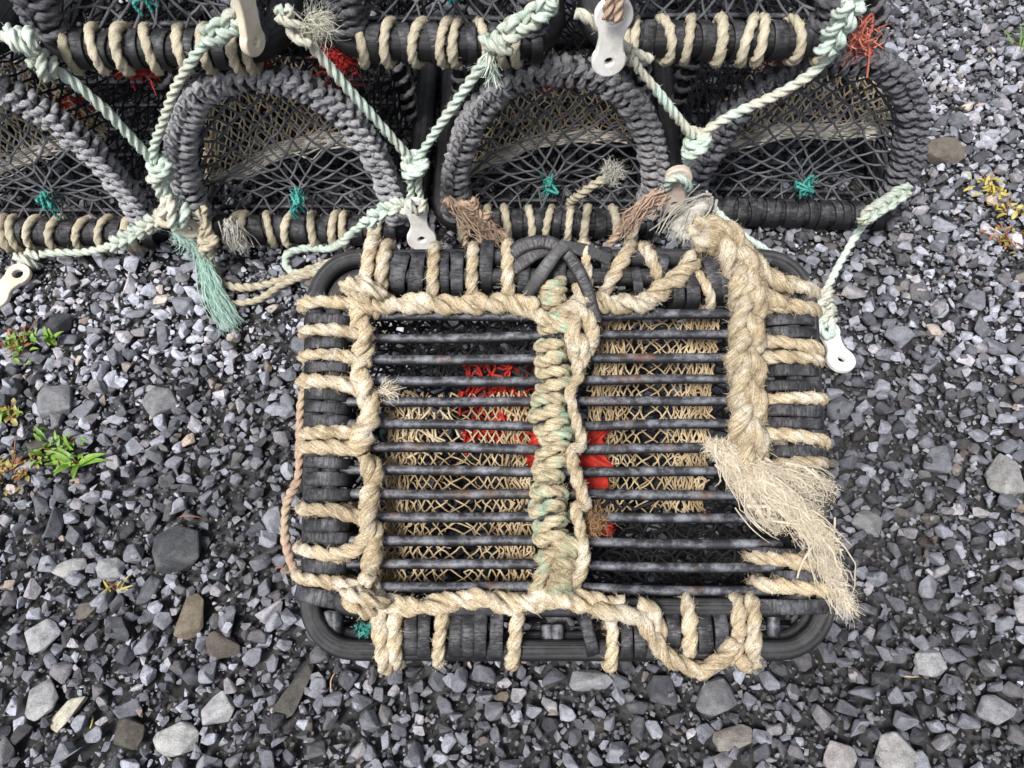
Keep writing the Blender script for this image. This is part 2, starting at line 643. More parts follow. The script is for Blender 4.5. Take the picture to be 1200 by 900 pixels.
def mat_soil(name):
    m, nt, b = newmat(name)
    pos = geo_pos(nt)
    v = nt.nodes.new('ShaderNodeTexVoronoi')
    v.inputs['Scale'].default_value = 75
    nt.links.new(pos, v.inputs['Vector'])
    hv = nt.nodes.new('ShaderNodeSeparateColor')
    nt.links.new(v.outputs['Color'], hv.inputs[0])
    c = ramp(nt, hv.outputs[0], [(0.0, (0.016, 0.016, 0.017)), (0.6, (0.05, 0.05, 0.054)), (1.0, (0.14, 0.14, 0.15))])
    c = mix(nt, 0.55, c, ramp(nt, noise(nt, pos, 210, 6, 0.75), [(0.35, (0.010, 0.010, 0.0095)), (0.7, (0.036, 0.034, 0.033))]))
    nt.links.new(c, b.inputs['Base Color'])
    b.inputs['Roughness'].default_value = 0.9
    nt.links.new(bump(nt, mix(nt, 0.5, noise(nt, pos, 240, 6, 0.75), v.outputs['Distance']), 0.9, 0.006), b.inputs['Normal'])
    return m


def mat_leaf(name, a, bcol):
    m, nt, b = newmat(name)
    pos = geo_pos(nt)
    c = ramp(nt, noise(nt, pos, 60, 3), [(0.35, a), (0.65, bcol)])
    nt.links.new(c, b.inputs['Base Color'])
    b.inputs['Roughness'].default_value = 0.5
    b.inputs['Subsurface Weight'].default_value = 0.0
    return m


M = dict(
    cream=mat_rope('cream_rope', (0.34, 0.29, 0.20), (0.64, 0.58, 0.45), (0.82, 0.77, 0.64), dirt=0.45),
    tan=mat_rope('tan_rope', (0.25, 0.18, 0.095), (0.61, 0.50, 0.335), (0.91, 0.83, 0.68), alt=(0.80, 0.73, 0.60), altscale=26, dirt=0.80, dirtcol=(0.19, 0.125, 0.06)),
    greenish=mat_rope('green_flecked_rope', (0.24, 0.19, 0.10), (0.60, 0.51, 0.34), (0.82, 0.75, 0.57), alt=(0.36, 0.55, 0.42), altscale=34, altpos=(0.50, 0.70), dirt=0.65),
    mint=mat_rope('mint_rope', (0.38, 0.52, 0.46), (0.66, 0.80, 0.72), (0.84, 0.91, 0.86), alt=(0.74, 0.76, 0.66), altscale=9, altpos=(0.45, 0.62), dirt=0.3, dirtcol=(0.25, 0.22, 0.14)),
    mintfray=mat_rope('mint_fibre', (0.36, 0.60, 0.53), (0.52, 0.76, 0.68), (0.72, 0.88, 0.82), dirt=0.1),
    creammint=mat_rope('pale_rope', (0.42, 0.40, 0.31), (0.68, 0.67, 0.56), (0.82, 0.82, 0.73), alt=(0.62, 0.76, 0.68), altscale=10, dirt=0.35),
    grey=mat_rope('grey_rope', (0.14, 0.14, 0.158), (0.42, 0.422, 0.455), (0.64, 0.64, 0.68), dirt=0.6, dirtcol=(0.05, 0.05, 0.055)),
    darkgrey=mat_rope('dark_grey_rope', (0.06, 0.06, 0.069), (0.15, 0.152, 0.172), (0.28, 0.28, 0.31), dirt=0.6, dirtcol=(0.03, 0.03, 0.033)),
    pink=mat_rope('pinkish_rope', (0.34, 0.20, 0.15), (0.60, 0.44, 0.34), (0.74, 0.60, 0.48), alt=(0.60, 0.50, 0.36), dirt=0.4),
    straw=mat_rope('bleached_fibre', (0.50, 0.40, 0.27), (0.86, 0.77, 0.62), (0.95, 0.90, 0.79), dirt=0.28),  # dirt flecks also put the shaded gaps between fibres into the colour
    rag=mat_rope('grey_white_fibre', (0.36, 0.35, 0.31), (0.58, 0.57, 0.52), (0.74, 0.74, 0.69), dirt=0.35),
    rust=mat_rope('rusty_fibre', (0.24, 0.12, 0.05), (0.46, 0.27, 0.14), (0.55, 0.36, 0.22), dirt=0.3),
    redrope=mat_rope('red_rope', (0.45, 0.08, 0.05), (0.72, 0.22, 0.16), (0.82, 0.40, 0.32), dirt=0.2),
    rubber=mat_rubber('cracked_rubber', base=(0.010, 0.010, 0.012), dust=(0.18, 0.18, 0.205), amount=0.58),
    hose=mat_rubber('rubber_hose', base=(0.009, 0.009, 0.011), dust=(0.11, 0.11, 0.125), amount=0.42, crack=0.25, streak=0.35, rough=0.45),
    rod=mat_rubber('coated_rod', base=(0.011, 0.012, 0.016), dust=(0.24, 0.25, 0.285), amount=0.85, crack=0.0, rust=0.6, rough=0.45),
    netblack=mat_net('black_twine', (0.010, 0.011, 0.013), (0.034, 0.035, 0.040)),
    netgrey=mat_net('grey_twine', (0.055, 0.058, 0.066), (0.15, 0.155, 0.17)),
    nettan=mat_net('tan_twine', (0.50, 0.40, 0.25), (0.78, 0.68, 0.51)),
    nettandark=mat_net('brown_tan_twine', (0.27, 0.19, 0.10), (0.60, 0.48, 0.31)),
    netpale=mat_net('pale_twine', (0.46, 0.42, 0.36), (0.72, 0.69, 0.62)),
    netred=mat_net('red_twine', (0.22, 0.02, 0.015), (0.58, 0.045, 0.03)),
    netdkred=mat_net('dark_red_twine', (0.22, 0.012, 0.012), (0.42, 0.03, 0.025)),
    teal=mat_net('teal_twine', (0.02, 0.18, 0.16), (0.10, 0.42, 0.37)),
    white=mat_plastic('white_plastic', (0.84, 0.83, 0.81), (0.52, 0.48, 0.40)),
    bone=mat_plastic('yellowed_plastic', (0.74, 0.68, 0.56), (0.48, 0.38, 0.25)),
    pinkplastic=mat_plastic('weathered_plastic', (0.66, 0.56, 0.49), (0.38, 0.27, 0.20)),
    stone=mat_stone('slate_stone'),
    soil=mat_soil('dark_soil'),
    leaf=mat_leaf('leaf_green', (0.10, 0.22, 0.03), (0.22, 0.36, 0.06)),
    leafolive=mat_leaf('leaf_olive', (0.20, 0.17, 0.04), (0.33, 0.26, 0.07)),
    leafyellow=mat_leaf('leaf_yellow', (0.36, 0.30, 0.06), (0.50, 0.42, 0.12)),
    leafred=mat_leaf('leaf_reddish', (0.20, 0.08, 0.03), (0.30, 0.14, 0.06)),
    stalk=mat_leaf('dry_stalk', (0.30, 0.20, 0.10), (0.50, 0.38, 0.22)),
    stalkred=mat_leaf('red_stalk', (0.24, 0.06, 0.03), (0.36, 0.14, 0.08)),
)


# ------------------------------------------------------------------ gravel
def hull_template(rng, npts, bevel, irr=1.0):
    P = rng.normal(size=(npts, 3))
    P /= np.linalg.norm(P, axis=1)[:, None]
    P = np.sign(P) * np.abs(P) ** rng.uniform(0.62, 0.95)
    P *= rng.uniform(0.78, 1.0, (npts, 1))
    P[:, 1] *= 1 + irr * rng.uniform(-0.35, 0.35) * P[:, 0]
    P[:, 2] *= 1 + irr * (rng.uniform(-0.35, 0.35) * P[:, 0] + rng.uniform(-0.3, 0.3) * P[:, 1])
    P[:, 0] += irr * rng.uniform(-0.3, 0.3) * P[:, 1]
    bm = bmesh.new()
    for p in P: bm.verts.new(p)
    r = bmesh.ops.convex_hull(bm, input=bm.verts)
    bmesh.ops.delete(bm, geom=[v for v in bm.verts if not v.link_faces], context='VERTS')
    bmesh.ops.dissolve_limit(bm, angle_limit=math.radians(11), verts=bm.verts, edges=bm.edges)
    if bevel:
        bmesh.ops.bevel(bm, geom=list(bm.edges), offset=bevel, segments=1, affect='EDGES', profile=0.5)
    bmesh.ops.triangulate(bm, faces=bm.faces)
    bm.verts.ensure_lookup_table()
    V = np.array([v.co[:] for v in bm.verts])
    bm.verts.index_update()
    T = np.array([[v.index for v in f.verts] for f in bm.faces])
    bm.free()
    V -= (V.max(0) + V.min(0)) / 2
    V /= (V.max(0) - V.min(0)) / 2
    return V, T


GR = np.random.default_rng(21)
TPL_BIG = [hull_template(GR, GR.integers(13, 20), 0.07) for _ in range(26)]
TPL_MID = [hull_template(GR, GR.integers(9, 14), 0.0) for _ in range(30)]
TPL_TINY = [hull_template(GR, 7, 0.0) for _ in range(14)]

HX0, HY0, HRES = -2.3, -0.75, 0.003
HNX, HNY = int(4.6 / HRES), int(3.9 / HRES)
HM = np.zeros((HNY, HNX), np.float32)


def ground_tone(x, y):
    """photographed brightness zones: drier paler stones beside the stack, dark fines and darker patches elsewhere"""
    t = 0.92
    t += 1.0 * math.exp(-((x + 0.62) / 0.42) ** 2 - ((y - 0.92) / 0.22) ** 2)
    t += 0.25 * math.exp(-((x + 0.55) / 0.3) ** 2 - ((y - 0.2) / 0.15) ** 2)
    t += 0.40 * math.exp(-((x - 0.9) / 0.4) ** 2 - ((y - 1.3) / 0.6) ** 2)
    t -= 0.30 * math.exp(-((x + 0.38) / 0.14) ** 2 - ((y - 0.62) / 0.2) ** 2)  # darker patch left of the near creel
    t -= 0.34 * math.exp(-((x - 0.50) / 0.20) ** 2 - ((y - 0.22) / 0.16) ** 2)
    t -= 0.22 * math.exp(-((x - 0.62) / 0.25) ** 2 - ((y - 0.62) / 0.22) ** 2)
    return t


def in_view(x, y, m=0.0):
    # ground trapezoid in the photograph
    d = y * FW[1] + (-CAM[2]) * FW[2]
    return -0.02 - m < y < 2.0 + m and abs(x) < d * 0.667 + m


def rotmat(yaw, tx, ty):
    cz, sz, cx, sx, cy, sy = np.cos(yaw), np.sin(yaw), np.cos(tx), np.sin(tx), np.cos(ty), np.sin(ty)
    o, l = np.zeros_like(yaw), np.ones_like(yaw)
    Rz = np.stack([np.stack([cz, -sz, o], -1), np.stack([sz, cz, o], -1), np.stack([o, o, l], -1)], -2)
    Rx = np.stack([np.stack([l, o, o], -1), np.stack([o, cx, -sx], -1), np.stack([o, sx, cx], -1)], -2)
    Ry = np.stack([np.stack([cy, o, sy], -1), np.stack([o, l, o], -1), np.stack([-sy, o, cy], -1)], -2)
    return Rz @ Rx @ Ry


OCC = np.zeros((HNY, HNX), np.int8)


def settle(x, y, a, c, sink):
    """height at which a stone of half size a (plan) and c (height) comes to rest on the pile; updates the pile"""
    ix, iy = int((x - HX0) / HRES), int((y - HY0) / HRES)
    r = max(1, int(a * 0.85 / HRES))
    x0, x1, y0, y1 = max(0, ix - r), min(HNX, ix + r + 1), max(0, iy - r), min(HNY, iy + r + 1)
    if x0 >= x1 or y0 >= y1: return 0.0
    w = HM[y0:y1, x0:x1]
    h = float(w.mean()) * 0.65 + float(w.max()) * 0.35 if w.size > 4 else float(w.max())
    h = min(h, 0.024)
    z = h + c * (1 - 2 * sink)
    yy, xx = np.ogrid[y0 - iy:y1 - iy, x0 - ix:x1 - ix]
    d = 1 - (xx * xx + yy * yy) / float(r * r + 0.5)
    top = z + c * np.sqrt(np.clip(d, 0, 1)) * 0.85
    np.maximum(w, np.where(d > 0, top, 0), out=w)
    return z


SPECIAL = [   # px, py, length px, width px, angle deg, albedo, template seed, name-label
    (225, 722, 46, 34, 70, (0.19, 0.16, 0.115), 1, 'squarish brown stone on the gravel below the creel\'s lower left corner'),
    (205, 866, 52, 33, 5, (0.46, 0.46, 0.46), 2, 'broad whitish stone with a flat face at the bottom of the gravel'),
    (209, 645, 48, 54, 90, (0.075, 0.08, 0.088), 3, 'large dark slate slab with a small lump on its top'),
    (344, 808, 66, 24, 68, (0.10, 0.095, 0.085), 4, 'long dark brown stone lying below the creel\'s lower left hose corner'),
    (76, 833, 42, 20, 50, (0.56, 0.53, 0.43), 5, 'elongated cream coloured pebble in the gravel'),
    (47, 818, 38, 36, 30, (0.42, 0.42, 0.43), 6, 'pale grey angular stone beside the elongated cream pebble'),
    (254, 828, 32, 38, 100, (0.46, 0.46, 0.475), 7, 'white-grey upright stone above the broad whitish one'),
    (150, 860, 40, 28, 150, (0.088, 0.08, 0.065), 8, 'dull olive brown stone left of the broad whitish one'),
    (260, 757, 42, 25, 165, (0.12, 0.105, 0.09), 9, 'brownish wedge stone touching the squarish brown stone'),
    (50, 745, 36, 27, 30, (0.42, 0.42, 0.44), 10, 'pale grey stone near the edge, level with the creel\'s base'),
    (78, 664, 40, 17, 15, (0.42, 0.42, 0.42), 11, 'thin pale flat stone on the dark fines'),
    (126, 664, 34, 22, 10, (0.36, 0.37, 0.38), 12, 'grey triangular stone beside the thin pale flat one'),
    (187, 470, 34, 36, 120, (0.24, 0.245, 0.26), 13, 'rounded triangular grey stone on the gravel between weeds and creel'),
    (64, 470, 40, 28, 20, (0.22, 0.225, 0.24), 14, 'rounded grey boulder-like stone above the toothed green weed'),
    (1182, 560, 44, 40, 140, (0.34, 0.335, 0.33), 15, 'big pale triangular stone at the right edge of the gravel'),
    (1049, 880, 38, 46, 100, (0.38, 0.37, 0.37), 16, 'large flat pale grey stone at the bottom right'),
    (985, 888, 36, 34, 60, (0.40, 0.37, 0.37), 17, 'pinkish pale stone at the bottom beside the large flat one'),
    (861, 864, 48, 24, 10, (0.25, 0.225, 0.21), 18, 'long pinkish brown stone below the creel'),
    (1168, 830, 30, 44, 90, (0.28, 0.28, 0.30), 19, 'grey upright wedge stone in the dark fines'),
    (692, 795, 50, 26, 12, (0.27, 0.275, 0.295), 20, 'flat grey stone just below the creel\'s bottom hose'),
    (1018, 610, 36, 24, 160, (0.22, 0.22, 0.225), 21, 'oval grey stone right of the frayed rope end'),
    (838, 816, 50, 38, 20, (0.20, 0.205, 0.22), 22, 'big blue-grey stone under the creel\'s drooping rope loop'),
    (1090, 775, 30, 34, 80, (0.36, 0.36, 0.37), 23, 'pale pointed stone on the dark ground right of the creel corner'),
    (1103, 178, 48, 20, 5, (0.17, 0.15, 0.125), 24, 'flat brown stone on the gravel beside the stacked creels'),
]


def stone_colours(x, y, n, fine):
    tone = np.array([ground_tone(p, q) for p, q in zip(x, y)])
    g = np.exp(GR.normal(math.log(0.185), 0.56, n))
    pale = GR.uniform(0, 1, n) < 0.20
    g = np.where(pale, GR.uniform(0.30, 0.52, n), g) * tone
    g = np.clip(g * (0.70 if fine else 1.0), 0.025, 0.62)
    col = np.stack([g * 0.94, g * 0.975, g * 1.13, np.ones(n)], 1)
    br = GR.uniform(0, 1, n) < 0.035
    col[br, :3] *= np.array([1.22, 1.03, 0.80])
    warm = GR.uniform(0, 1, n) < 0.22
    col[warm, :3] *= np.array([1.07, 1.0, 0.93])
    return col


def occ_test(x, y, r, limit, mark):
    """true when the disc is free enough; marks it"""
    ix, iy = int((x - HX0) / HRES), int((y - HY0) / HRES)
    k = int(r / HRES + 0.5)
    x0, x1, y0, y1 = ix - k, ix + k + 1, iy - k, iy + k + 1
    if x0 < 0 or y0 < 0 or x1 > HNX or y1 > HNY: return False
    w = OCC[y0:y1, x0:x1]
    d = DISC.get(k)
    if d is None:
        q = np.arange(-k, k + 1)
        d = DISC[k] = (q[:, None] ** 2 + q[None, :] ** 2) <= k * k + 0.5
    v = w[d]
    if v.max() == 2 or (v > 0).mean() > limit: return False
    if mark: w[d] = np.maximum(v, mark)
    return True


DISC = {}


def build_gravel():
    mb = MB()

    def emit(x, y, z, a, asp, hh, tpl, fine, tilt=0.30):
        n = len(x)
        if not n: return
        col = stone_colours(x, y, n, fine)
        Rm = rotmat(GR.uniform(0, 6.28, n), GR.normal(0, tilt, n), GR.normal(0, tilt, n))
        S = np.stack([a, a * asp, a * hh], 1)
        pick = GR.integers(0, len(tpl), n)
        for q, (tv, tt) in enumerate(tpl):
            s = np.where(pick == q)[0]
            if not len(s): continue
            W = np.einsum('kij,kvj->kvi', Rm[s], tv[None] * S[s][:, None, :])
            W = W + np.stack([x[s], y[s], z[s]], 1)[:, None, :]
            T = tt[None] + (np.arange(len(s)) * len(tv))[:, None, None]
            mb.add(W, t=T, col=np.repeat(col[s], len(tv), 0))

    def pack(lo, hi, tries, tpl, limit, bury, mark=1, fine=False, heap=False, bias=1.3):
        k = int(tries * 4.2 * 2.75)
        xs = GR.uniform(-2.1, 2.1, k); ys = GR.uniform(-0.5, 2.9, k)
        a = lo * (hi / lo) ** (GR.uniform(0, 1, k) ** bias) / 2
        asp = GR.uniform(0.58, 0.95, k); hh = GR.uniform(0.42, 0.85, k)
        rest = GR.uniform(0, 1, k)
        order = np.argsort(-a)
        keep, zs = [], []
        for i in order:
            x, y = xs[i], ys[i]
            if not in_view(x, y, 0.3) and (lo < 0.012 or rest[i] < 0.6): continue
            r = a[i] * (1 + asp[i]) * 0.5
            if not occ_test(x, y, r * 0.88, limit, mark): continue
            c = a[i] * hh[i]
            if heap: z = settle(x, y, r, c, GR.uniform(*bury))
            else:
                z = c * (1 - 2 * GR.uniform(*bury)) + GR.uniform(0, 0.004)
                ix, iy = int((x - HX0) / HRES), int((y - HY0) / HRES)
                kk = max(1, int(r * .8 / HRES))
                w = HM[iy - kk:iy + kk + 1, ix - kk:ix + kk + 1]
                np.maximum(w, z + c * 0.7, out=w)
            keep.append(i); zs.append(z)
        keep = np.array(keep, int)
        emit(xs[keep], ys[keep], np.array(zs), a[keep], asp[keep], hh[keep], tpl, fine)

    # the single stones one can point to come first and keep their ground clear
    for px, py, lp, wp, ang, colr, sd, lab in SPECIAL:
        p = on_z(px, py, 0.012)
        scale = np.dot(p - CAM, FW) / FPX
        r_ = np.random.default_rng(100 + sd)
        tv, tt = hull_template(r_, 22, 0.05, 0.4)
        fs = -ray(px, py)[2] / np.linalg.norm(ray(px, py))
        a, b_ = lp / 2 * scale, wp / 2 * scale
        if 45 < ang < 135: a /= fs
        else: b_ /= fs
        a, b_ = a * 1.02, b_ * 1.04
        c = min(a, b_) * 0.55
        z = c * 0.62
        Rm = rotmat(np.array([math.radians(ang)]), np.array([r_.normal(0, 0.1)]), np.array([r_.normal(0, 0.1)]))[0]
        W = (tv * np.array([a, b_, c])) @ Rm.T + np.array([p[0], p[1], z])
        sb = MB()
        sb.add(W, t=tt, col=np.tile((*colr, 1), (len(tv), 1)))
        props(obj('stone', sb, M['stone'], smooth=False), lab, 'stone', 'larger stones lying in the gravel')
        for f in np.linspace(-1, 1, 5):
            e = max(0.0, a - b_) * f
            occ_test(p[0] + math.cos(math.radians(ang)) * e, p[1] + math.sin(math.radians(ang)) * e, b_ * 0.86, 2, 0)
            ix, iy = int((p[0] + math.cos(math.radians(ang)) * e - HX0) / HRES), int((p[1] + math.sin(math.radians(ang)) * e - HY0) / HRES)
            k = int(b_ * 0.84 / HRES)
            q = np.arange(-k, k + 1)
            d = (q[:, None] ** 2 + q[None, :] ** 2) <= k * k
            OCC[iy - k:iy + k + 1, ix - k:ix + k + 1][d] = 2
            HM[iy - k:iy + k + 1, ix - k:ix + k + 1][d] = z + c
    pack(0.029, 0.048, 120, TPL_BIG, 0.06, (0.10, 0.38))
    pack(0.016, 0.030, 2500, TPL_BIG, 0.09, (0.02, 0.36), bias=1.0)
    pack(0.009, 0.018, 6500, TPL_MID, 0.12, (-0.1, 0.34))
    pack(0.005, 0.0100, 11000, TPL_MID, 0.20, (-0.1, 0.5), fine=True)
    pack(0.003, 0.006, 12000, TPL_TINY, 0.40, (0.0, 1.2), fine=True)
    # a loose scatter resting on top
    OCC[OCC == 1] = 0
    pack(0.016, 0.034, 170, TPL_BIG, 0.05, (0.05, 0.25), heap=True)
    pack(0.007, 0.015, 750, TPL_MID, 0.10, (0.0, 0.25), heap=True)
    pack(0.003, 0.006, 900, TPL_TINY, 0.3, (0.0, 0.25), heap=True, fine=True)
    props(obj('gravel', mb, M['stone'], smooth=False), 'loose angular slate gravel in greys covering the ground', 'gravel', kind='stuff')


def build_ground():
    n = 120
    xs = np.concatenate([[-200, -40, -10, -4], np.linspace(-2.3, 2.3, n), [4, 10, 40, 200]])
    ys = np.concatenate([[-200, -40, -10, -3], np.linspace(-0.75, 3.1, n), [5, 12, 40, 200]])
    X, Y = np.meshgrid(xs, ys)
    Z = 0.004 * np.sin(X * 7 + Y * 3) * np.cos(Y * 5 - X * 2) * (np.abs(X) < 2.4) * (np.abs(Y - 1) < 2.2) * 0.6 - 0.010
    V = np.stack([X, Y, Z], -1).reshape(-1, 3)
    w = len(xs)
    i = np.arange(len(ys) - 1)[:, None] * w + np.arange(w - 1)[None, :]
    mb = MB()
    mb.add(V, np.stack([i, i + 1, i + w + 1, i + w], -1))
    o = obj('ground', mb, M['soil'])
    o['kind'] = 'structure'


# ------------------------------------------------------------------ creel in the stack
def arc_points(a, z0, zt, n=60, ex=2.25):
    """arched hoop outline, left foot over the top to the right foot"""
    ph = np.linspace(math.pi, 0, n)
    x = np.sign(np.cos(ph)) * np.abs(np.cos(ph)) ** (2 / ex) * a
    z = z0 + np.abs(np.sin(ph)) ** (2 / ex) * (zt - z0)
    P = np.stack([x, np.zeros(n), z], 1)
    return resample(P, 0.01)


def rounded_rect(x0, x1, y0, y1, r, z, step=0.01):
    pts = []
    for cx, cy, a0 in ((x1 - r, y0 + r, -90), (x1 - r, y1 - r, 0), (x0 + r, y1 - r, 90), (x0 + r, y0 + r, 180)):
        for k in range(9):
            a = math.radians(a0 + k * 11.25)
            pts.append((cx + r * math.cos(a), cy + r * math.sin(a), z))
    pts.append(pts[0])
    return resample(np.array(pts), step)


def stacked_creel(X, Y, Z, W, seed, label, H=0.395, L=0.60, rz=0.0, cream=True, hoopcol='grey', funnel=True, red=None, knot_at=(0.01, 0.12), upper=False, cuts=None):
    rng = np.random.default_rng(seed)
    root = empty('lobster_creel', (X, Y, Z), rz)
    WORLD_OF[root] = V3(0, 0, 0)
    props(root, label, 'creel', 'creels stacked at the back')

    def part(name, mb, mat, parent=root, label=None, smooth=True):
        return obj(name, mb, M[mat], parent, smooth=smooth, label=label)
    hw = W / 2
    rb = 0.024
    zc = 0.030
    # base frame: rubber covered ring
    mb = MB()
    sweep(mb, rounded_rect(-hw, hw, 0, L, 0.06, zc), rb, 14, 0, caps=False, noise=0.03, rng=rng)
    fr = part('base_frame', mb, 'hose')
    # base rods
    for k in range(7):
        y = 0.06 + k * (L - 0.12) / 6
        mb = MB()
        sweep(mb, catmull([(-hw, y, zc), (0, y, zc + .002), (hw, y, zc)], 0.03), 0.0055, 8, 0, rng=rng)
        part('rod', mb, 'rod')
    mb = MB()
    gy, gx = np.meshgrid(np.linspace(0.02, L - 0.02, 22), np.linspace(-hw + .01, hw - .01, 13), indexing='ij')
    gx[1::2] += (W / 13) / 2
    net(mb, np.stack([gx, gy, np.full_like(gx, zc - 0.004)], -1), 0.0019, jit=0.003, rng=rng)
    part('base_net', mb, 'netblack')
    # rubber strips and cream lashings round the front bar
    x = -hw + 0.030
    turn = 0
    while x < hw - 0.030:
        turn += 1
        if cream and turn % 2:
            R = 0.0082 * rng.uniform(0.92, 1.12)
            for q in range(2 if rng.uniform() < 0.3 else 1):
                sk = rng.uniform(-0.010, 0.016)
                P, O = ring(V3(x + R, 0, zc), V3(0, 1, 0), V3(0, 0, 1), rb + R * 0.7, rb + R * 0.7, 40, 2.0, V3(1, 0, 0), sk, ph0=0.6, turns=1.08)
                mb = MB()
                rope(mb, P, R, raw=True, fuzz=900, n=12, rng=rng, worn=0.8, flen=0.005)
                part('rope_lashing', mb, 'cream')
                x += R * 2.05
            x += rng.uniform(0.0, 0.006)
        else:
            for q in range(1 if cream else 2):
                w = rng.uniform(0.013, 0.024)
                P, O = ring(V3(x + w / 2, 0, zc), V3(0, 1, 0), V3(0, 0, 1), rb + .002, rb + .002, 30, 2.0, V3(1, 0, 0), rng.uniform(-0.008, 0.008))
                mb = MB()
                band(mb, P, O, V3(1, 0, 0), w, 0.005, rng=rng)
                part('rubber_strip', mb, 'rubber')
                x += w + rng.uniform(0.0, 0.007)
    # three hoops
    a = hw - 0.0275
    zt = H - 0.030
    A = arc_points(a, zc + 0.02, zt)
    for k, y in enumerate((0.0, L / 2, L)):
        P = A + V3(0, y, 0)
        mb = MB()
        sweep(mb, P, 0.017, 10, 0, rng=rng)
        hp = part('hoop', mb, 'hose')
        # grey rope wound along it
        T, N, B = frames(P, ref=(0, 1, 0))
        s = np.concatenate([[0], np.cumsum(np.linalg.norm(np.diff(P, axis=0), axis=1))])
        R = 0.0076
        pitch = 0.0172 if k == 0 else 0.028
        turns = s[-1] / pitch
        q = np.linspace(0, s[-1], int(turns * 16))
        ph = 2 * math.pi * q / pitch + 0.9 * smooth_noise(len(q), 24, rng)
        base = np.stack([np.interp(q, s, P[:, i]) for i in range(3)], 1)
        Nn = np.stack([np.interp(q, s, N[:, i]) for i in range(3)], 1)
        Bb = np.stack([np.interp(q, s, B[:, i]) for i in range(3)], 1)
        rr = (0.0185 + 0.0022 * smooth_noise(len(q), 7, rng))[:, None]
        Hx = base + rr * (np.cos(ph)[:, None] * Nn + np.sin(ph)[:, None] * Bb)
        mb = MB()
        if k == 0:
            rope(mb, Hx, R, raw=True, n=12, fuzz=350, rng=rng, step=0.0042, noise=0.14)
            # hitches riding over the coils on the face
            qq = np.linspace(0.03, s[-1] - 0.03, int(s[-1] / 0.006))
            bb = np.stack([np.interp(qq, s, P[:, i]) for i in range(3)], 1)
            nn = np.stack([np.interp(qq, s, B[:, i]) for i in range(3)], 1)
            wob = 0.35 + 0.9 * np.sin(2 * math.pi * qq / pitch)
            path = bb + nn * (0.010 * wob + 0.012)[:, None] + V3(0, -1, 0) * (0.0215 + 0.003 * np.cos(2 * math.pi * qq / pitch))[:, None]
            rope(mb, path, R * 0.9, n=12, fuzz=160, rng=rng, step=0.0045)
        else:
            rope(mb, Hx, R, raw=True, n=9, rng=rng, step=0.006)
        sub('hoop_wrapping', mb, M[hoopcol], hp)
    # dome netting
    nu, nv = 34, 20
    mb = MB()
    S = resample(arc_points(a - 0.004, zc + 0.01, zt - 0.002, 200), 0.002)
    idx = np.linspace(0, len(S) - 1, 2 * nu + 1)
    G = np.zeros((nv, nu, 3))
    for j in range(nv):
        ii = idx[(np.arange(nu) * 2 + (1 if j % 2 else 0))]
        p = np.stack([np.interp(ii, np.arange(len(S)), S[:, i]) for i in range(3)], 1)
        yy = j / (nv - 1) * L
        sagf = 1 - 0.05 * abs(math.sin(2 * math.pi * yy / L))
        G[j, :, 0] = p[:, 0] * sagf
        G[j, :, 1] = yy
        G[j, :, 2] = zc + (p[:, 2] - zc) * sagf
    net(mb, G, 0.0020, jit=0.003, rng=rng)
    part('dome_net', mb, 'netblack')
    # front and back end nets gathered to a knot
    for y, sgn in ((0.004, 1), (L - 0.004, -1)):
        Bp = np.vstack([arc_points(a - 0.006, zc + 0.02, zt - 0.006, 120),
                        np.stack([np.linspace(a - 0.006, -a + 0.006, 60), np.zeros(60), np.full(60, zc + 0.018)], 1)])
        Bp = resample(Bp, 0.004)
        kx, kz = knot_at
        K = V3(kx, 0, kz)
        ae, z0, z1 = a - 0.004, zc + 0.012, zt - 0.004
        dx, dz = 0.0400, 0.0178
        rows = np.arange(z0 - dz * 2.2, z1 + dz * 2, dz)
        cols = np.arange(-ae - dx, ae + dx * 1.5, dx)
        G = np.zeros((len(rows), len(cols), 3))
        keep = np.zeros(G.shape[:2], bool)
        tilt = rng.uniform(-0.10, 0.10)
        bow = rng.uniform(0.10, 0.35)
        for j, zz in enumerate(rows):
            for i, xx in enumerate(cols):
                px = xx + (dx / 2 if j % 2 else 0)
                pz = zz + tilt * px - bow * px * px / ae + 0.010 * math.sin(px * 14 + seed) + 0.02
                h = max(0.0, (pz - z0) / (z1 - z0))
                rho = (abs(px / ae) ** 2.25 + h ** 2.25) ** (1 / 2.25)
                if pz < z0 - dz * 1.6 or rho > 1.12: continue
                keep[j, i] = True
                if rho > 1.0:
                    px /= rho; pz = z0 + (pz - z0) / rho
                pz = max(pz, z0)
                r_ = math.hypot(px - kx, pz - kz)
                edge = min(1.0, max(0.0, (1 - min(rho, 1)) * 6), max(0.0, (pz - z0) * 40))
                f = 1 - edge * (0.86 * math.exp(-(r_ / 0.080) ** 2))
                px, pz = kx + (px - kx) * f, kz + (pz - kz) * f
                G[j, i] = (px, y + sgn * (0.030 * edge * (1 - math.exp(-(r_ / 0.06) ** 2)) + 0.006), pz)
                G[j, i] += rng.normal(size=3) * 0.0022 * edge
        mb = MB()
        net(mb, G, 0.00225, jit=0.0, keep=keep, rng=rng, n=5, knots=1.75, sag=0.05)
        en = part('end_net', mb, 'netgrey' if sgn > 0 else 'netblack')
        if sgn > 0:
            mb = MB()
            c = K + V3(0, -0.004, 0)
            k_ = int(rng.integers(15, 60))
            hairs(mb, c + rng.normal(size=(k_, 3)) * 0.006, rng.normal(size=(k_, 3)) + V3(rng.normal() * .8, 0, -1.0), rng.uniform(.012, .022), width=0.0009, curl=1.6, rng=rng)
            for q in range(int(rng.integers(3, 7))):
                e = c + rng.normal(size=3) * 0.012
                rope(mb, [c + rng.normal(size=3) * 0.008, c + V3(0, -0.008, 0) + rng.normal(size=3) * .008, e, e + V3(0.005, 0, -0.02)], 0.0028, n=9, rng=rng)
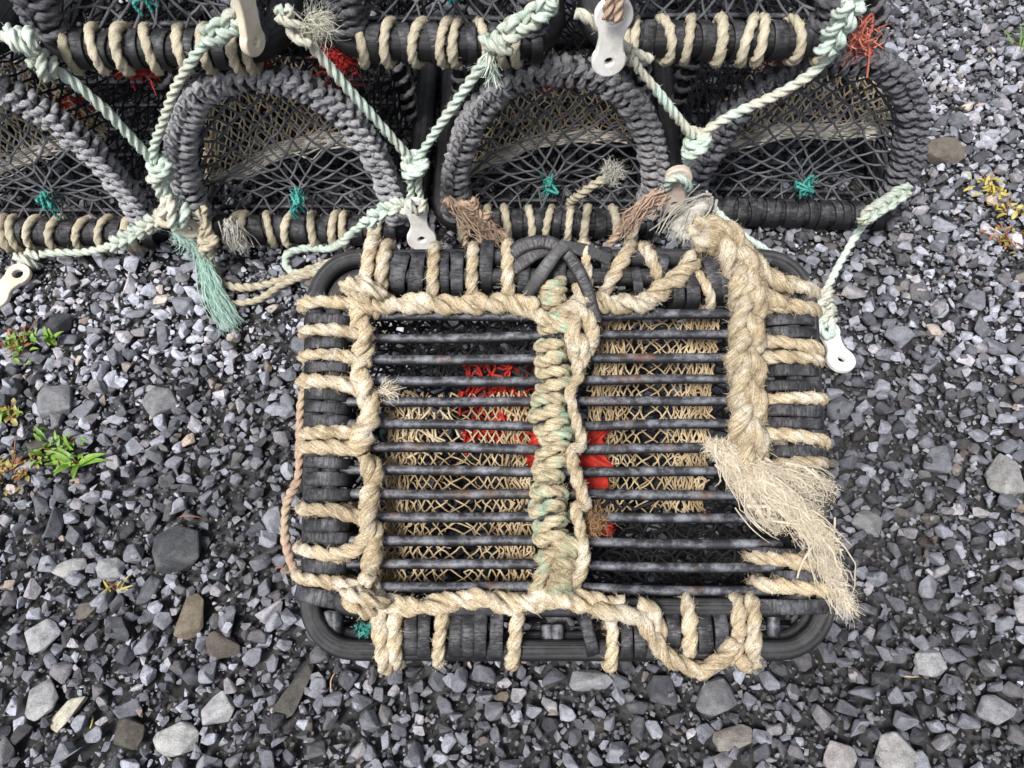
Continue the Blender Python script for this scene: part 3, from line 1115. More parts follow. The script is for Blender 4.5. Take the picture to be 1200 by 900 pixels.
            sub('net_tie', mb, M['teal'], en)
    # tan funnel netting inside, with its bunched pale lower edge
    if funnel:
        nr, nc = 13, 24
        G = np.zeros((nr, nc, 3))
        for j in range(nr):
            v = j / (nr - 1)
            for i in range(nc):
                u = (i + (0.5 if j % 2 else 0)) / (nc - 0.5)
                xx = -a * 0.93 + u * a * 1.75
                ztop = zc + 0.02 + (zt - zc - 0.05) * math.sqrt(max(0.02, 1 - (xx / a) ** 2)) - 0.012
                zlow = 0.115 + 0.085 * u + 0.012 * math.sin(u * 5 + seed)
                zlow = min(zlow, ztop - 0.01)
                G[j, i] = (xx, 0.085 + 0.03 * math.sin(u * 3) - 0.035 * v, ztop + (zlow - ztop) * v ** 0.9)
        mb = MB()
        net(mb, G, 0.0017, jit=0.0025, rng=rng)
        fn = part('funnel_net', mb, 'nettan')
        mb = MB()
        e = G[-1, 1::3]
        yarns(mb, e + V3(0, -0.006, 0.002), 30, 0.0019, [.004, .011, .009, .010, .004], flat=0.5, wob=.0035, nrm=(0, -.8, .5), rng=rng, span=(.5, 1.0), tip=.8)
        rope(mb, e + V3(0, 0.001, -0.003), 0.0065, n=12, noise=0.2, fuzz=900, rng=rng, worn=1.0)
        sub('net_edge', mb, M['netpale'], fn)
    for cx, cz, cy in red or ():
        mb = MB()
        c = V3(cx, cy, cz)
        k = 90
        hairs(mb, c + rng.uniform(-1, 1, size=(k, 3)) * V3(0.030, 0.012, 0.014), rng.normal(size=(k, 3)) * V3(1, .5, .5), 0.028, width=0.0013, curl=1.6, rng=rng)
        for q in range(5):
            X = c + rng.uniform(-1, 1, (4, 3)) * V3(0.026, 0.008, 0.010)
            rope(mb, X, 0.0045, n=9, rng=rng, worn=1.0, noise=0.2, fuzz=600)
        part('red_netting', mb, 'netdkred')
    return root


# ------------------------------------------------------------------ near creel
def near_creel():
    rng = np.random.default_rng(5)
    base = V3(FC[0], FC[1] + 0.11, 0.012)
    root = empty('lobster_creel', base)
    WORLD_OF[root] = base
    props(root, 'lobster creel tipped on its dome before the stack, its barred base lashed with tan rope', 'creel')

    def part(name, mb, mat, parent=root, label=None):
        return obj(name, mb, M[mat], parent, label=label)

    def rope(mb, pts, R, **kw):
        if kw.get('lobes', 3) == 3 and R > 0.006:
            kw.setdefault('worn', 0.55)
            if kw.get('fuzz', 0): kw['fuzz'] = kw['fuzz'] * 1.6; kw['flen'] = min(kw.get('flen') or 0.006, 0.007)
        return globals()['rope'](mb, pts, R, **kw)

    def path(pts, w=None):
        return np.array([onf(p[0], p[1], p[2] if len(p) > 2 else w) for p in pts])

    # --- rubber hose frame, two nested rings and a lower one
    def hosering(c, r, w, R, nm='frame_hose', skip=None):
        (xl0, yt), (xr0, yt2), (xr1, yb), (xl1, yb2) = c
        pts = []
        for (cx, cy, a0) in ((xr0 - r, yt2 + r, -90), (xr1 - r, yb - r, 0), (xl1 + r, yb2 - r, 90), (xl0 + r, yt + r, 180)):
            for k in range(10):
                a = math.radians(a0 + k * 10)
                pts.append(onf(cx + r * math.cos(a), cy + r * math.sin(a), w))
        pts.append(pts[0])
        mb = MB()
        P = resample(np.array(pts), 0.006)
        sweep(mb, P, R, 14, 0, caps=False, noise=0.03, rng=rng)
        part(nm, mb, 'hose')
    hosering(((370, 303), (946, 303), (966, 762), (364, 762)), 54, -0.002, 0.0125)
    hosering(((392, 325), (926, 325), (944, 712), (385, 712)), 36, 0.004, 0.0115)
    hosering(((383, 318), (936, 316), (954, 752), (378, 750)), 46, -0.028, 0.0120)
    # --- rods
    ys_l = [371, 396.5, 422, 447, 472, 498, 525, 551.5, 579, 606, 634.5, 661.5, 688]
    ys_r = [368, 392.5, 419, 445, 470.5, 497, 525, 552.5, 580.5, 607.5, 637, 665, 692]
    for i, (a, b) in enumerate(zip(ys_l, ys_r)):
        mb = MB()
        ym = (a + b) / 2 + rng.uniform(-3, 3)
        x1 = 925 if i < 8 else 935
        P = catmull(path([(372, a - 0.5), (520, a + rng.uniform(-1, 1)), (655, ym), (780, b + rng.uniform(-1, 1)), (x1, b)], 0.0), 0.02)
        sweep(mb, P, 0.0064, 12, 0, noise=0.03, rng=rng)
        part('rod', mb, 'rod')
    for (x, y0, y1) in ((393, 712, 752), (386, 712, 748), (905, 712, 750), (640, 728, 756), (652, 728, 756)):
        mb = MB()
        rope(mb, path([(x, y0), (x + 1, (y0 + y1) / 2), (x, y1)], -0.012), 0.0085, lobes=0, rng=rng)
        part('frame_lug', mb, 'rod')

    # --- strips and lashings round the frame bundle
    def strip(p0, p1, wpx, b=0.0235, th=0.0055):
        """rubber strip across the bundle from photo point p0 to p1"""
        A, B = onf(*p0, 0.0), onf(*p1, 0.0)
        c = (A + B) / 2 - EN * 0.010
        d = B - A
        h = np.linalg.norm(d) / 2
        d = d / (2 * h)
        t = np.cross(EN, d)
        P, O = ring(c, d, EN, h + 0.001, b + 0.003, 44, 2.5)
        mb = MB()
        band(mb, P, O, t, wpx * MPX * rng.uniform(0.95, 1.05), th, rng=rng)
        part('rubber_strip', mb, 'rubber')

    def lash(p0, p1, R, ext=None, b=0.0275, skew=0.0, mat='tan', fuzz=900):
        """rope turn across the bundle; ext = further photo points it runs to on the face"""
        A, B = onf(*p0, 0.0), onf(*p1, 0.0)
        c = (A + B) / 2 - EN * 0.010
        d = B - A
        h = np.linalg.norm(d) / 2
        d = d / (2 * h)
        t = np.cross(EN, d)
        mb = MB()
        P, O = ring(c, d, EN, h + R * 0.5, b + R * 0.35, 60, 2.4, t, skew, ph0=-0.9, turns=1.06)
        rope(mb, P, R, raw=True, fuzz=fuzz, rng=rng, flen=0.007, noise=0.09)
        if ext:
            X = [A * 0.3 + B * 0.7 + EN * 0.022] + [onf(*q) for q in ext]
            rope(mb, X, R * 1.02, fuzz=fuzz, rng=rng, flen=0.007, noise=0.09)
        part('rope_lashing', mb, mat)

    # left side
    L0, L1 = 359, 408
    for y, w in ((376, 13), (404.5, 13), (433, 13), (463, 14), (479, 14), (496, 15), (542, 14), (563, 15), (580, 14), (615, 15), (630, 14), (663, 17)):
        o = -1.5 * max(0, (y - 560) / 60)
        strip((L0 + o, y + rng.uniform(-1.5, 1.5)), (L1 + o + rng.uniform(-2, 4), y + rng.uniform(-1.5, 3)), w)
    strip((349, 693), (404, 703), 19)
    Rl = 0.0082
    lash((L0, 358), (L1, 359), 0.0092, [(425, 358, .022), (438, 364, .012), (444, 372, -.008)])
    lash((L0, 390), (L1, 391), Rl, [(424, 392, .020), (438, 398, .010)])
    lash((L0, 418.5), (L1, 419), Rl, [(420, 421, .020), (436, 428, .008)])
    lash((L0, 448), (L1, 452), 0.0095, [(416, 456, .021), (436, 470, .012)])
    lash((L0 + 1, 509), (L1, 508), 0.0092, [(418, 505, .020), (434, 496, .010)])
    lash((L0 + 1, 525), (L1, 526), 0.0095, [(415, 526, .021), (426, 520, .022), (436, 508, .014)])
    lash((L0 - 2, 596), (L1 + 2, 599), 0.0092, [(418, 606, .020), (432, 612, .012)], fuzz=1600)
    lash((L0 - 5, 642), (L1 - 4, 652), 0.0092, [(414, 644, .022), (430, 628, .020), (438, 612, .010)])
    lash((L0 - 8, 674), (L1 - 6, 683), 0.0088, [(412, 686, .020), (432, 690, .018)])
    # top side
    for (x0, y0), (x1, y1), w in (((471, 297), (463, 342), 22), ((493, 297), (487, 345), 17), ((521, 295), (521, 344), 14), ((537, 296), (536, 346), 15),
                                  ((572, 284), (569, 338), 15), ((708, 292), (709, 326), 13), ((742, 316), (747, 350), 12), ((789, 322), (794, 358), 15),
                                  ((805, 316), (811, 358), 16), ((826, 296), (838, 352), 18), ((840, 300), (851, 350), 15), ((616, 305), (612, 345), 15), ((776, 300), (770, 330), 16), ((655, 300), (655, 345), 16)):
        strip((x0, y0), (x1, y1), w)
    for p0, p1, R in (((439, 287), (430, 340), .0098), ((455, 291), (448, 348), .0098), ((511, 292), (508, 348), .0088), ((556, 292), (553, 346), .0088),
                      ((596, 290), (595, 345), .0095), ((684, 288), (687, 335), .0085), ((738, 292), (711, 338), .0098), ((754, 294), (768, 328), .0085), ((814, 322), (831, 357), .0072)):
        lash(p0, p1, R)
    # right side
    for y, w, x0, x1 in ((379, 14, 893, 954), (393, 13, 896, 956), (437, 14, 897, 958), (453, 14, 897, 960), (483, 14, 899, 962), (498, 14, 899, 963), (530, 15, 902, 963), (556, 13, 906, 964),
                         (573, 12, 905, 964), (648, 15, 880, 938), (676, 17, 905, 970)):
        strip((x0, y + rng.uniform(-2, 1)), (x1, y + rng.uniform(-1, 2)), w)
    strip((884, 710), (974, 709), 17)
    lash((893, 334), (949, 344), 0.0100, [(935, 342, .02)], fuzz=1500)
    lash((890, 362), (950, 366), 0.0108, fuzz=1500)
    lash((893, 402), (955, 412), 0.0090)
    lash((893, 421), (957, 424), 0.0090)
    lash((896, 469), (960, 469), 0.0084)
    lash((893, 508), (962, 518), 0.0098)
    lash((905, 545), (963, 543), 0.0086)
    lash((886, 652), (952, 660), 0.0098, fuzz=1200)
    lash((893, 684), (968, 690), 0.0098, fuzz=1200)
    # bottom side
    for (x0, y0), (x1, y1), w in (((483, 716), (483, 768), 16), ((499, 714), (498, 770), 15), ((536, 716), (534, 770), 15), ((550, 716), (549, 770), 15), ((564, 714), (563, 771), 15),
                                  ((583, 712), (581, 771), 15), ((683, 718), (695, 768), 14), ((732, 728), (732, 772), 14), ((747, 728), (748, 772), 14), ((785, 716), (787, 760), 15),
                                  ((820, 714), (825, 766), 17), ((840, 714), (843, 768), 16)):
        strip((x0, y0), (x1, y1), w)
    for p0, p1, R in (((447, 706), (452, 778), .0108), ((465, 710), (465, 772), .0104), ((521, 706), (514, 772), .0092), ((608, 706), (600, 774), .0094), ((716, 722), (714, 776), .0090),
                      ((803, 704), (804, 764), .0098), ((861, 704), (858, 768), .0100), ((878, 704), (876, 774), .0104)):
        lash(p0, p1, R)
    mb = MB()
    rope(mb, path([(690, 714, .026), (720, 718, .028), (748, 724, .028), (764, 745, .027), (780, 768, .022), (805, 781, .016), (830, 788, .010)]), 0.0118, fuzz=1300, rng=rng, flen=0.009)
    rope(mb, path([(746, 706, .022), (762, 712, .030), (772, 735, .022), (775, 750, .012)]), 0.0100, fuzz=900, rng=rng)
    rope(mb, path([(862, 745, .024), (850, 768, .022), (830, 782, .018), (815, 792, .008)]), 0.0108, fuzz=1200, rng=rng)
    rope(mb, path([(880, 770, .018), (870, 780, .018), (892, 775, .006)]), 0.0100, fuzz=1200, rng=rng)
    part('rope_loop', mb, 'tan', label='rope loops drooping over the bottom edge')

    # --- ropes running along the inner edge, hitched as they go
    def hitched(pts, R, amp, per, fuzz=1000, mat='tan', lift=0.02, nm='edge_rope', flen=0.008):
        P = catmull(path(pts, lift), R * 0.4)
        T = np.gradient(P, axis=0)
        T /= np.linalg.norm(T, axis=1)[:, None]
        S = np.cross(T, EN)
        s = np.concatenate([[0], np.cumsum(np.linalg.norm(np.diff(P, axis=0), axis=1))])
        ph = 2 * math.pi * s / per + 0.5 * smooth_noise(len(P), 30, rng)
        saw = (ph / (2 * math.pi)) % 1.0
        # lies along, then tucks over the next turn
        x = amp * np.sin(ph)
        z = amp * 0.9 * np.cos(ph)
        mb = MB()
        rope(mb, P + S * x[:, None] + EN * z[:, None], R, raw=True, fuzz=fuzz, rng=rng, flen=flen, noise=0.1)
        rope(mb, P - S * (x * 0.9)[:, None] - EN * (z * 0.8)[:, None] - EN * 0.004, R * 0.95, raw=True, fuzz=fuzz, rng=rng, flen=flen, noise=0.1)
        return part(nm, mb, mat)
    hitched([(424, 345), (419, 372), (428, 402), (419, 430), (428, 455), (434, 478), (426, 505), (417, 528)], 0.0098, 0.0062, 0.062)
    hitched([(426, 532), (437, 552), (433, 580), (430, 604), (438, 628), (434, 658), (428, 692)], 0.0096, 0.0052, 0.075)
    hitched([(432, 352), (462, 356), (500, 355), (545, 357), (590, 355), (632, 362)], 0.0098, 0.0062, 0.070)
    hitched([(645, 372), (690, 352), (716, 356), (750, 355), (778, 338), (800, 318), (818, 300)], 0.0094, 0.0066, 0.055)
    hitched([(412, 690), (440, 704), (480, 712), (520, 706), (565, 702), (605, 708), (650, 702), (700, 706), (735, 712)], 0.0100, 0.0050, 0.085)
    # corner knots
    for (x, y), sz in (((427, 342), .013), ((430, 700), .012)):
        mb = MB()
        knot(mb, onf(x, y, 0.024), EX * 0.7 + EV * 0.7, sz, 0.0095, rng=rng, turns=2.2, fuzz=1200, ref=EN)
        part('rope_knot', mb, 'tan')
    # heavy plait down the right inner edge
    mb = MB()
    plait(mb, path([(812, 286, .016), (835, 274, .022), (858, 292, .026), (874, 330, .027), (876, 375, .027), (873, 420, .027), (876, 465, .027), (876, 510, .027), (884, 545, .024)]),
          0.0125, 3, amp=0.0135, per=0.13, nrm=EN, fuzz=5000, rng=rng, flen=0.009, worn=0.7)
    rope(mb, path([(800, 268, .012), (820, 262, .018), (850, 268, .024), (880, 300, .026), (905, 326, .022), (935, 338, .02)]), 0.0125, fuzz=2200, rng=rng, flen=0.010)
    rope(mb, path([(868, 300, .03), (880, 325, .034), (872, 352, .032)]), 0.0125, fuzz=2200, rng=rng, flen=0.010)
    rope(mb, path([(880, 330, .028), (900, 348, .026), (925, 358, .024)]), 0.0115, fuzz=2200, rng=rng, flen=0.010)
    part('rope_plait', mb, 'tan', label='thick shaggy rope plait along one side of the grid')
    # the burst rope end
    mb = MB()
    core = path([(850, 526, .026), (872, 545, .031), (898, 572, .034), (928, 606, .033), (956, 645, .027), (976, 684, .014), (990, 708, .004)])
    locks = [[(846, 528), (860, 555), (878, 580), (892, 600)], [(860, 524), (890, 548), (912, 574), (928, 606)], [(872, 538), (905, 558), (938, 574), (970, 588)],
             [(880, 558), (908, 590), (932, 616), (948, 640)], [(905, 575), (938, 605), (958, 640), (972, 676)], [(915, 575), (945, 600), (966, 640), (984, 690), (998, 716)],
             [(925, 590), (950, 620), (970, 660), (990, 708)], [(888, 548), (925, 553), (955, 560), (974, 572)], [(868, 562), (884, 588), (900, 606), (914, 618)],
             [(930, 590), (955, 612), (972, 632), (978, 650)], [(855, 540), (885, 560), (905, 580), (915, 600)], [(840, 520), (850, 538), (857, 556), (862, 574)],
             [(880, 545), (910, 566), (935, 590), (960, 604)], [(898, 560), (922, 588), (940, 600), (962, 622)]]
    for L_ in locks:
        n_ = len(L_)
        w0 = rng.uniform(.024, .036)
        X = [onf(x + rng.normal() * 3, y + rng.normal() * 3, w0 + (-.022 if q == n_ - 1 else 0) + rng.normal() * .003) for q, (x, y) in enumerate(L_)]
        yarns(mb, X, 20, 0.0010, [.004, .010, .012, .011, .005], flat=0.6, wob=0.0045, nrm=EN, rng=rng, span=(.4, .95))
        yarns(mb, X, 5, 0.0024, [.004, .008, .009, .004], flat=0.5, wob=0.006, nrm=EN, rng=rng, span=(.3, .7))
        fray(mb, X, 0.006, 0.013, 800, 0.009, width=0.00033, rng=rng, curl=2.6, along=0.7, out=0.5)
    fray(mb, core[:3], 0.012, 0.026, 2600, 0.008, width=0.00036, rng=rng, curl=3.2, along=0.1)
    fray(mb, path([(834, 522, .020), (848, 530, .026), (866, 542, .028)]), 0.010, 0.022, 1900, 0.010, width=0.00034, rng=rng, curl=3.0, along=-0.3)
    fray(mb, core[4:], 0.012, 0.006, 500, 0.030, width=0.00036, rng=rng, curl=0.9, along=1.5, out=0.12, droop=0.3)
    part('frayed_rope_end', mb, 'straw', label='burst bleached rope end with loose fibres')
    mb = MB()
    c = onf(452, 458, 0.024)
    hairs(mb, c + rng.normal(size=(160, 3)) * 0.004, rng.normal(size=(160, 3)) * 0.5 + EX + EV * 0.1, 0.017, rng=rng, curl=1.1, width=0.0004)
    part('frayed_rope_end', mb, 'straw')
    # small wool-like ends
    mb = MB()
    rope(mb, path([(800, 285, .010), (806, 262, .016), (815, 248, .018), (828, 240, .014)]), 0.012, fuzz=2500, rng=rng, flen=0.012, noise=0.2)
    rope(mb, path([(790, 275, .006), (800, 258, .012), (824, 232, .012)]), 0.010, fuzz=2500, rng=rng, flen=0.012, noise=0.2)
    yarns(mb, path([(834, 232, .01), (818, 246, .018), (802, 264, .016), (792, 284, .008)]), 46, 0.0017, [.008, .018, .022, .016], flat=.6, wob=.006, nrm=EN, rng=rng)
    fray(mb, path([(830, 236, .01), (812, 250, .014), (796, 275, .01)]), 0.006, 0.018, 900, 0.012, rng=rng, curl=1.8, out=.3)
    part('frayed_rope_end', mb, 'rag', label='grey-white frayed rope at the corner')

    # --- centre lashing
    mb = MB()
    y, ctl = 372.0, []
    side = 1
    while y < 642:
        cxx = 650 - 6 * (y - 372) / 270 + rng.normal() * 2.5
        wl, wr = rng.uniform(13, 20), rng.uniform(12, 17)
        dy = rng.uniform(6.5, 10)
        sl_ = rng.uniform(0, 9)
        ctl += [(cxx - wl, y + sl_, .006), (cxx - wl * .4, y + sl_ * .6 - 2, .026), (cxx + wr * .5, y - sl_ * .5, .029), (cxx + wr, y - sl_ + 2, .010),
                (cxx + wr * .3, y + dy * .5, -.010), (cxx - wl * .6, y + dy * .8, -.010)]
        y += dy * 1.9
    rope(mb, path(ctl), 0.0086, fuzz=1300, rng=rng, noise=0.14, worn=0.2)
    part('centre_lashing', mb, 'greenish')
    mb = MB()
    rope(mb, path([(668, 385, .024), (672, 410, .030), (678, 440, .028), (668, 458, .03), (674, 490, .030), (682, 520, .026), (670, 530, .030), (676, 560, .030), (686, 592, .024), (674, 594, .028),
                   (680, 620, .030), (684, 655, .024), (672, 690, .018)]), 0.0088, fuzz=900, rng=rng)
    rope(mb, path([(676, 330, .02), (682, 355, .026), (672, 385, .03), (684, 410, .028), (676, 440, .022)]), 0.0100, fuzz=1200, rng=rng)
    rope(mb, path([(655, 370, .026), (670, 360, .034), (688, 372, .030), (694, 395, .024), (686, 418, .02)]), 0.0100, fuzz=1200, rng=rng)
    rope(mb, path([(690, 375, .024), (696, 392, .028), (690, 408, .02)]), 0.0085, fuzz=1200, rng=rng)
    rope(mb, path([(618, 362, .020), (640, 374, .028), (662, 378, .028), (676, 370, .02)]), 0.0100, fuzz=900, rng=rng)
    part('centre_rope', mb, 'tan')
    mb = MB()
    for dy in (0, 10, 20):
        rope(mb, path([(634, 340 + dy, .004), (640, 336 + dy, .020), (652, 332 + dy, .024), (662, 328 + dy, .012)]), 0.0078, fuzz=400, rng=rng)
    part('rope_turn', mb, 'greenish', label='green faded rope turns at the top of the centre lashing')
    mb = MB()
    for k in range(7):
        x0, x1 = rng.uniform(630, 650), rng.uniform(668, 682)
        y = 640 + k * 9
        rope(mb, path([(x0, y + 6, .004), (x0 + 8, y + rng.uniform(-4, 4), .022), (x1 - 8, y + rng.uniform(-6, 6), .024), (x1, y + 4, .006)]), 0.0090, fuzz=1500, rng=rng, noise=0.14)
    fray(mb, path([(655, 640, .024), (658, 690, .026)]), 0.012, 0.018, 420, 0.018, rng=rng, curl=1.5, along=0.5)
    rope(mb, path([(622, 700, .008), (632, 680, .024), (642, 655, .022), (648, 640, .014)]), 0.0092, fuzz=1300, rng=rng)
    part('rope_knot', mb, 'greenish', label='worn shaggy knot at the bottom of the centre lashing')
    mb = MB()
    c = onf(696, 612, 0.012)
    hairs(mb, c + rng.normal(size=(320, 3)) * 0.007, rng.normal(size=(320, 3)) + EX * 0.3 - EV * 0.4, 0.016, rng=rng, curl=1.8, width=0.00045)
    part('rope_tuft', mb, 'rust', label='rust coloured tuft of fibres')

    # --- hose tail tied over the top bar
    mb = MB()
    for pts in ([(596, 302, .018), (612, 289, .026), (638, 284, .030), (660, 294, .032), (678, 318, .032), (690, 345, .030), (698, 378, .022)],
                [(662, 288, .034), (650, 300, .038), (634, 322, .030), (618, 346, .012)],
                [(600, 318, .014), (625, 300, .024), (655, 290, .022), (690, 296, .020), (715, 306, .014)]):
        P = catmull(path(pts), 0.004)
        T, N, B = frames(P, ref=EN)
        band(mb, P, N, B, 0.017, 0.009, closed=False, rng=rng)
    part('rubber_tie', mb, 'hose', label='flat rubber tail knotted over the top bar')

    # --- thin pinkish line hanging outside the left edge
    mb = MB()
    rope(mb, path([(362, 440, .0), (353, 470, -.004), (351, 520, -.008), (349, 560, -.012), (336, 590, -.02), (334, 625, -.022), (340, 655, -.015), (352, 678, .0), (366, 690, .01)]), 0.0058, fuzz=700, rng=rng)
    part('thin_line', mb, 'pink', label='thin pinkish line looped outside the frame')

    # --- dome: three hoops along the long side, netting below
    hw = np.linalg.norm(onf(655, 318, 0) - onf(655, 752, 0)) / 2 - 0.01
    mid = (onf(655, 318, -0.02) + onf(655, 752, -0.02)) / 2
    # depth of the dome so that it rests on the ground
    hh = 0.2
    for _ in range(60):
        low = min((mid + EV * hw * math.cos(t) - EN * hh * math.sin(t))[2] for t in np.linspace(0, math.pi, 80))
        hh += (low - 0.030) * 0.5
    xs = [onf(378, 540, 0)[0], mid[0], onf(948, 540, 0)[0]]

    def dome(x, t, k=1.0):
        return np.array([x, mid[1], mid[2]]) + (EV * (hw * math.cos(t)) - EN * (hh * math.sin(t))) * k
    for x in xs:
        P = resample(np.array([dome(x, t) for t in np.linspace(0, math.pi, 80)]), 0.008)
        mb = MB()
        sweep(mb, P, 0.012, 10, 0, rng=rng)
        hp = part('hoop', mb, 'hose')
        T, N, B = frames(P, ref=(1, 0, 0))
        q = np.linspace(0, len(P) - 1, len(P) * 5)
        base_ = np.stack([np.interp(q, np.arange(len(P)), P[:, i]) for i in range(3)], 1)
        Nn = np.stack([np.interp(q, np.arange(len(P)), N[:, i]) for i in range(3)], 1)
        Bb = np.stack([np.interp(q, np.arange(len(P)), B[:, i]) for i in range(3)], 1)
        ph = q * 0.008 / 0.021 * 2 * math.pi
        mb = MB()
        rope(mb, base_ + 0.0135 * (np.cos(ph)[:, None] * Nn + np.sin(ph)[:, None] * Bb), 0.0062, raw=True, n=9, rng=rng, step=0.005)
        sub('hoop_wrapping', mb, M['darkgrey'], hp)
    nu, nv = 30, 22
    G = np.zeros((nv, nu, 3))
    for j in range(nv):
        for i in range(nu):
            t = math.pi * (i + (0.5 if j % 2 else 0)) / (nu - 0.5)
            f = j / (nv - 1)
            x = xs[0] + (xs[2] - xs[0]) * f
            G[j, i] = dome(x, t, 1 - 0.06 * abs(math.sin(2 * math.pi * f)))
    mb = MB()
    net(mb, G, 0.0020, jit=0.003, rng=rng)
    part('dome_net', mb, 'netblack')
    for x, s in ((xs[0], 1), (xs[2], -1)):
        G = np.zeros((8, 36, 3))
        K = np.array([x + s * 0.05, mid[1], mid[2]]) - EN * hh * 0.45
        for j in range(8):
            q = 0.1 + 0.9 * j / 7
            for i in range(36):
                t = 2 * math.pi * (i + (0.5 if j % 2 else 0)) / 36
                bp = dome(x, t) if t < math.pi else np.array([x, mid[1], mid[2]]) + EV * hw * math.cos(t)
                G[j, i] = K + (bp - K) * q
        mb = MB()
        net(mb, G, 0.0020, wrap=True, jit=0.003, rng=rng)
        part('end_net', mb, 'netblack')
    # inner dark netting across the lower half of the trap
    G = np.zeros((14, 26, 3))
    for j in range(14):
        for i in range(26):
            u = (i + (0.5 if j % 2 else 0)) / 25.5
            G[j, i] = onf(440 + 440 * u, 590 + 120 * j / 13, -0.035 - 0.07 * math.sin(math.pi * j / 13) - 0.02 * math.sin(u * 9))
    mb = MB()
    net(mb, G, 0.0021, jit=0.004, rng=rng)
    G = np.zeros((10, 16, 3))
    for j in range(10):
        for i in range(16):
            u = (i + (0.5 if j % 2 else 0)) / 15.5
            G[j, i] = onf(440 + 200 * u, 362 + 90 * j / 9, -0.05 - 0.03 * math.sin(u * 4))
    net(mb, G, 0.0021, jit=0.004, rng=rng)
    part('inner_net', mb, 'netblack')

    # tan funnel panels below the rods
    def panel(xl, xr, y0, y1, rows, cols, wd, bow=0.0):
        G = np.zeros((rows, cols, 3))
        for j in range(rows):
            v = j / (rows - 1)
            for i in range(cols):
                u = (i + (0.5 if j % 2 else 0)) / (cols - 0.5)
                u2 = 0.5 + 0.5 * np.sign(u - 0.5) * abs(2 * u - 1) ** 0.68      # bunched towards both sides
                l = xl[0] + (xl[1] - xl[0]) * v
                r = xr[0] + (xr[1] - xr[0]) * v
                G[j, i] = onf(l + (r - l) * u2, y0 + (y1 - y0) * v, wd - bow * math.sin(math.pi * u2))
        mb = MB()
        net(mb, G, 0.00115, jit=0.0016, rng=rng, n=5, knots=1.7)
        H = G - EN * 0.009 + EX * 0.004 + EV * 0.005
        net(mb, H, 0.00100, jit=0.0022, rng=rng, n=5, knots=1.7, keep=rng.uniform(size=H.shape[:2]) < 0.62)
        # bunched selvedges
        for side in (0, -1):
            for q in range(9):
                e = G[:, side] + rng.normal(size=(rows, 3)) * 0.004 + EX * (0.004 * q * (1 if side == 0 else -1))
                tubes(mb, catmull(e, 0.006)[None], 0.0013, 5, rng)
        part('funnel_net', mb, 'nettandark')
    panel((458, 440), (618, 626), 462, 686, 27, 17, -0.036, 0.010)
    panel((700, 684), (842, 822), 368, 600, 28, 17, -0.036, 0.010)
    mb = MB()
    for k in range(16):
        x = 470 + rng.uniform(0, 60); y = 455 + rng.uniform(0, 55)
        rope(mb, path([(x, y, -.04), (x + rng.uniform(-10, 20), y + 15, -.035), (x + rng.uniform(-15, 30), y + 32, -.04)]), 0.0014, n=6, lobes=0, rng=rng)
    part('loose_twine', mb, 'nettan')
    # red netting
    G = np.zeros((13, 12, 3))
    for j in range(13):
        for i in range(12):
            u = (i + (0.5 if j % 2 else 0)) / 11.5
            G[j, i] = onf(544 + 82 * u + 6 * math.sin(j), 428 + 92 * j / 12, -0.052 - 0.01 * math.sin(u * 7 + j))
    mb = MB()
    net(mb, G, 0.0017, jit=0.005, rng=rng, n=5)
    hh_ = 130
    hairs(mb, np.array([onf(590 + rng.normal() * 20, 470 + rng.normal() * 22, -0.058) for _ in range(hh_)]), rng.normal(size=(hh_, 3)) * V3(1, .8, .2), 0.03, width=0.0013, curl=1.5, rng=rng)
    part('red_netting', mb, 'netred')
    mb = MB()
    gn = 30
    for (x0, x1, y0, y1) in ((618, 664, 500, 552), (668, 712, 500, 576)):
        X = np.zeros((gn, gn, 3))
        for j in range(gn):
            for i in range(gn):
                u, v = i / (gn - 1), j / (gn - 1)
                e_ = 5 * math.sin(9 * v + x0) + 3 * math.sin(23 * v)
                X[j, i] = onf(x0 + (x1 - x0) * u + e_ * (u - .5) * 2, y0 + (y1 - y0) * v + 4 * math.sin(11 * u + y0) * (v - .5) * 2,
                              -0.026 + 0.004 * math.sin(u * 11 + 4 * math.sin(v * 6)) + 0.003 * math.sin(v * 17 + u * 5) + rng.normal() * .0005)
        ii = np.arange(gn - 1)[:, None] * gn + np.arange(gn - 1)[None, :]
        mb.add(X, np.stack([ii, ii + 1, ii + gn + 1, ii + gn], -1), st=X * 300)
        k_ = 120
        hairs(mb, X[rng.integers(0, gn, k_), rng.choice([0, gn - 1], k_)], rng.normal(size=(k_, 3)) * V3(1, 1, .2), 0.008, width=0.0006, curl=1.2, rng=rng)
    hairs(mb, np.array([onf(712 + rng.normal() * 3, 620 + rng.normal() * 4, -0.02) for _ in range(70)]), rng.normal(size=(70, 3)), 0.009, width=0.0014, curl=1.2, rng=rng)
    part('red_fabric', mb, 'netred', label='bright red fabric scrap behind the centre lashing')
    mb = MB()
    hairs(mb, np.array([onf(428 + rng.normal() * 5, 736 + rng.normal() * 3, -0.008) for _ in range(60)]), rng.normal(size=(60, 3)), 0.010, width=0.0014, curl=1.0, rng=rng)
    part('teal_twine', mb, 'teal')
    mb = MB()
    hairs(mb, np.array([onf(438 + rng.normal() * 3, 517 + rng.normal() * 3, -0.008) for _ in range(40)]), rng.normal(size=(40, 3)), 0.008, width=0.0014, curl=1.0, rng=rng)
    part('teal_twine', mb, 'teal')


# ------------------------------------------------------------------ bridles and toggles
def yp(pts, Y):
    return np.array([on_y(p[0], p[1], p[2] if len(p) > 2 else Y) for p in pts])


def zp(pts, z):
    return np.array([on_z(p[0], p[1], p[2] if len(p) > 2 else z) for p in pts])


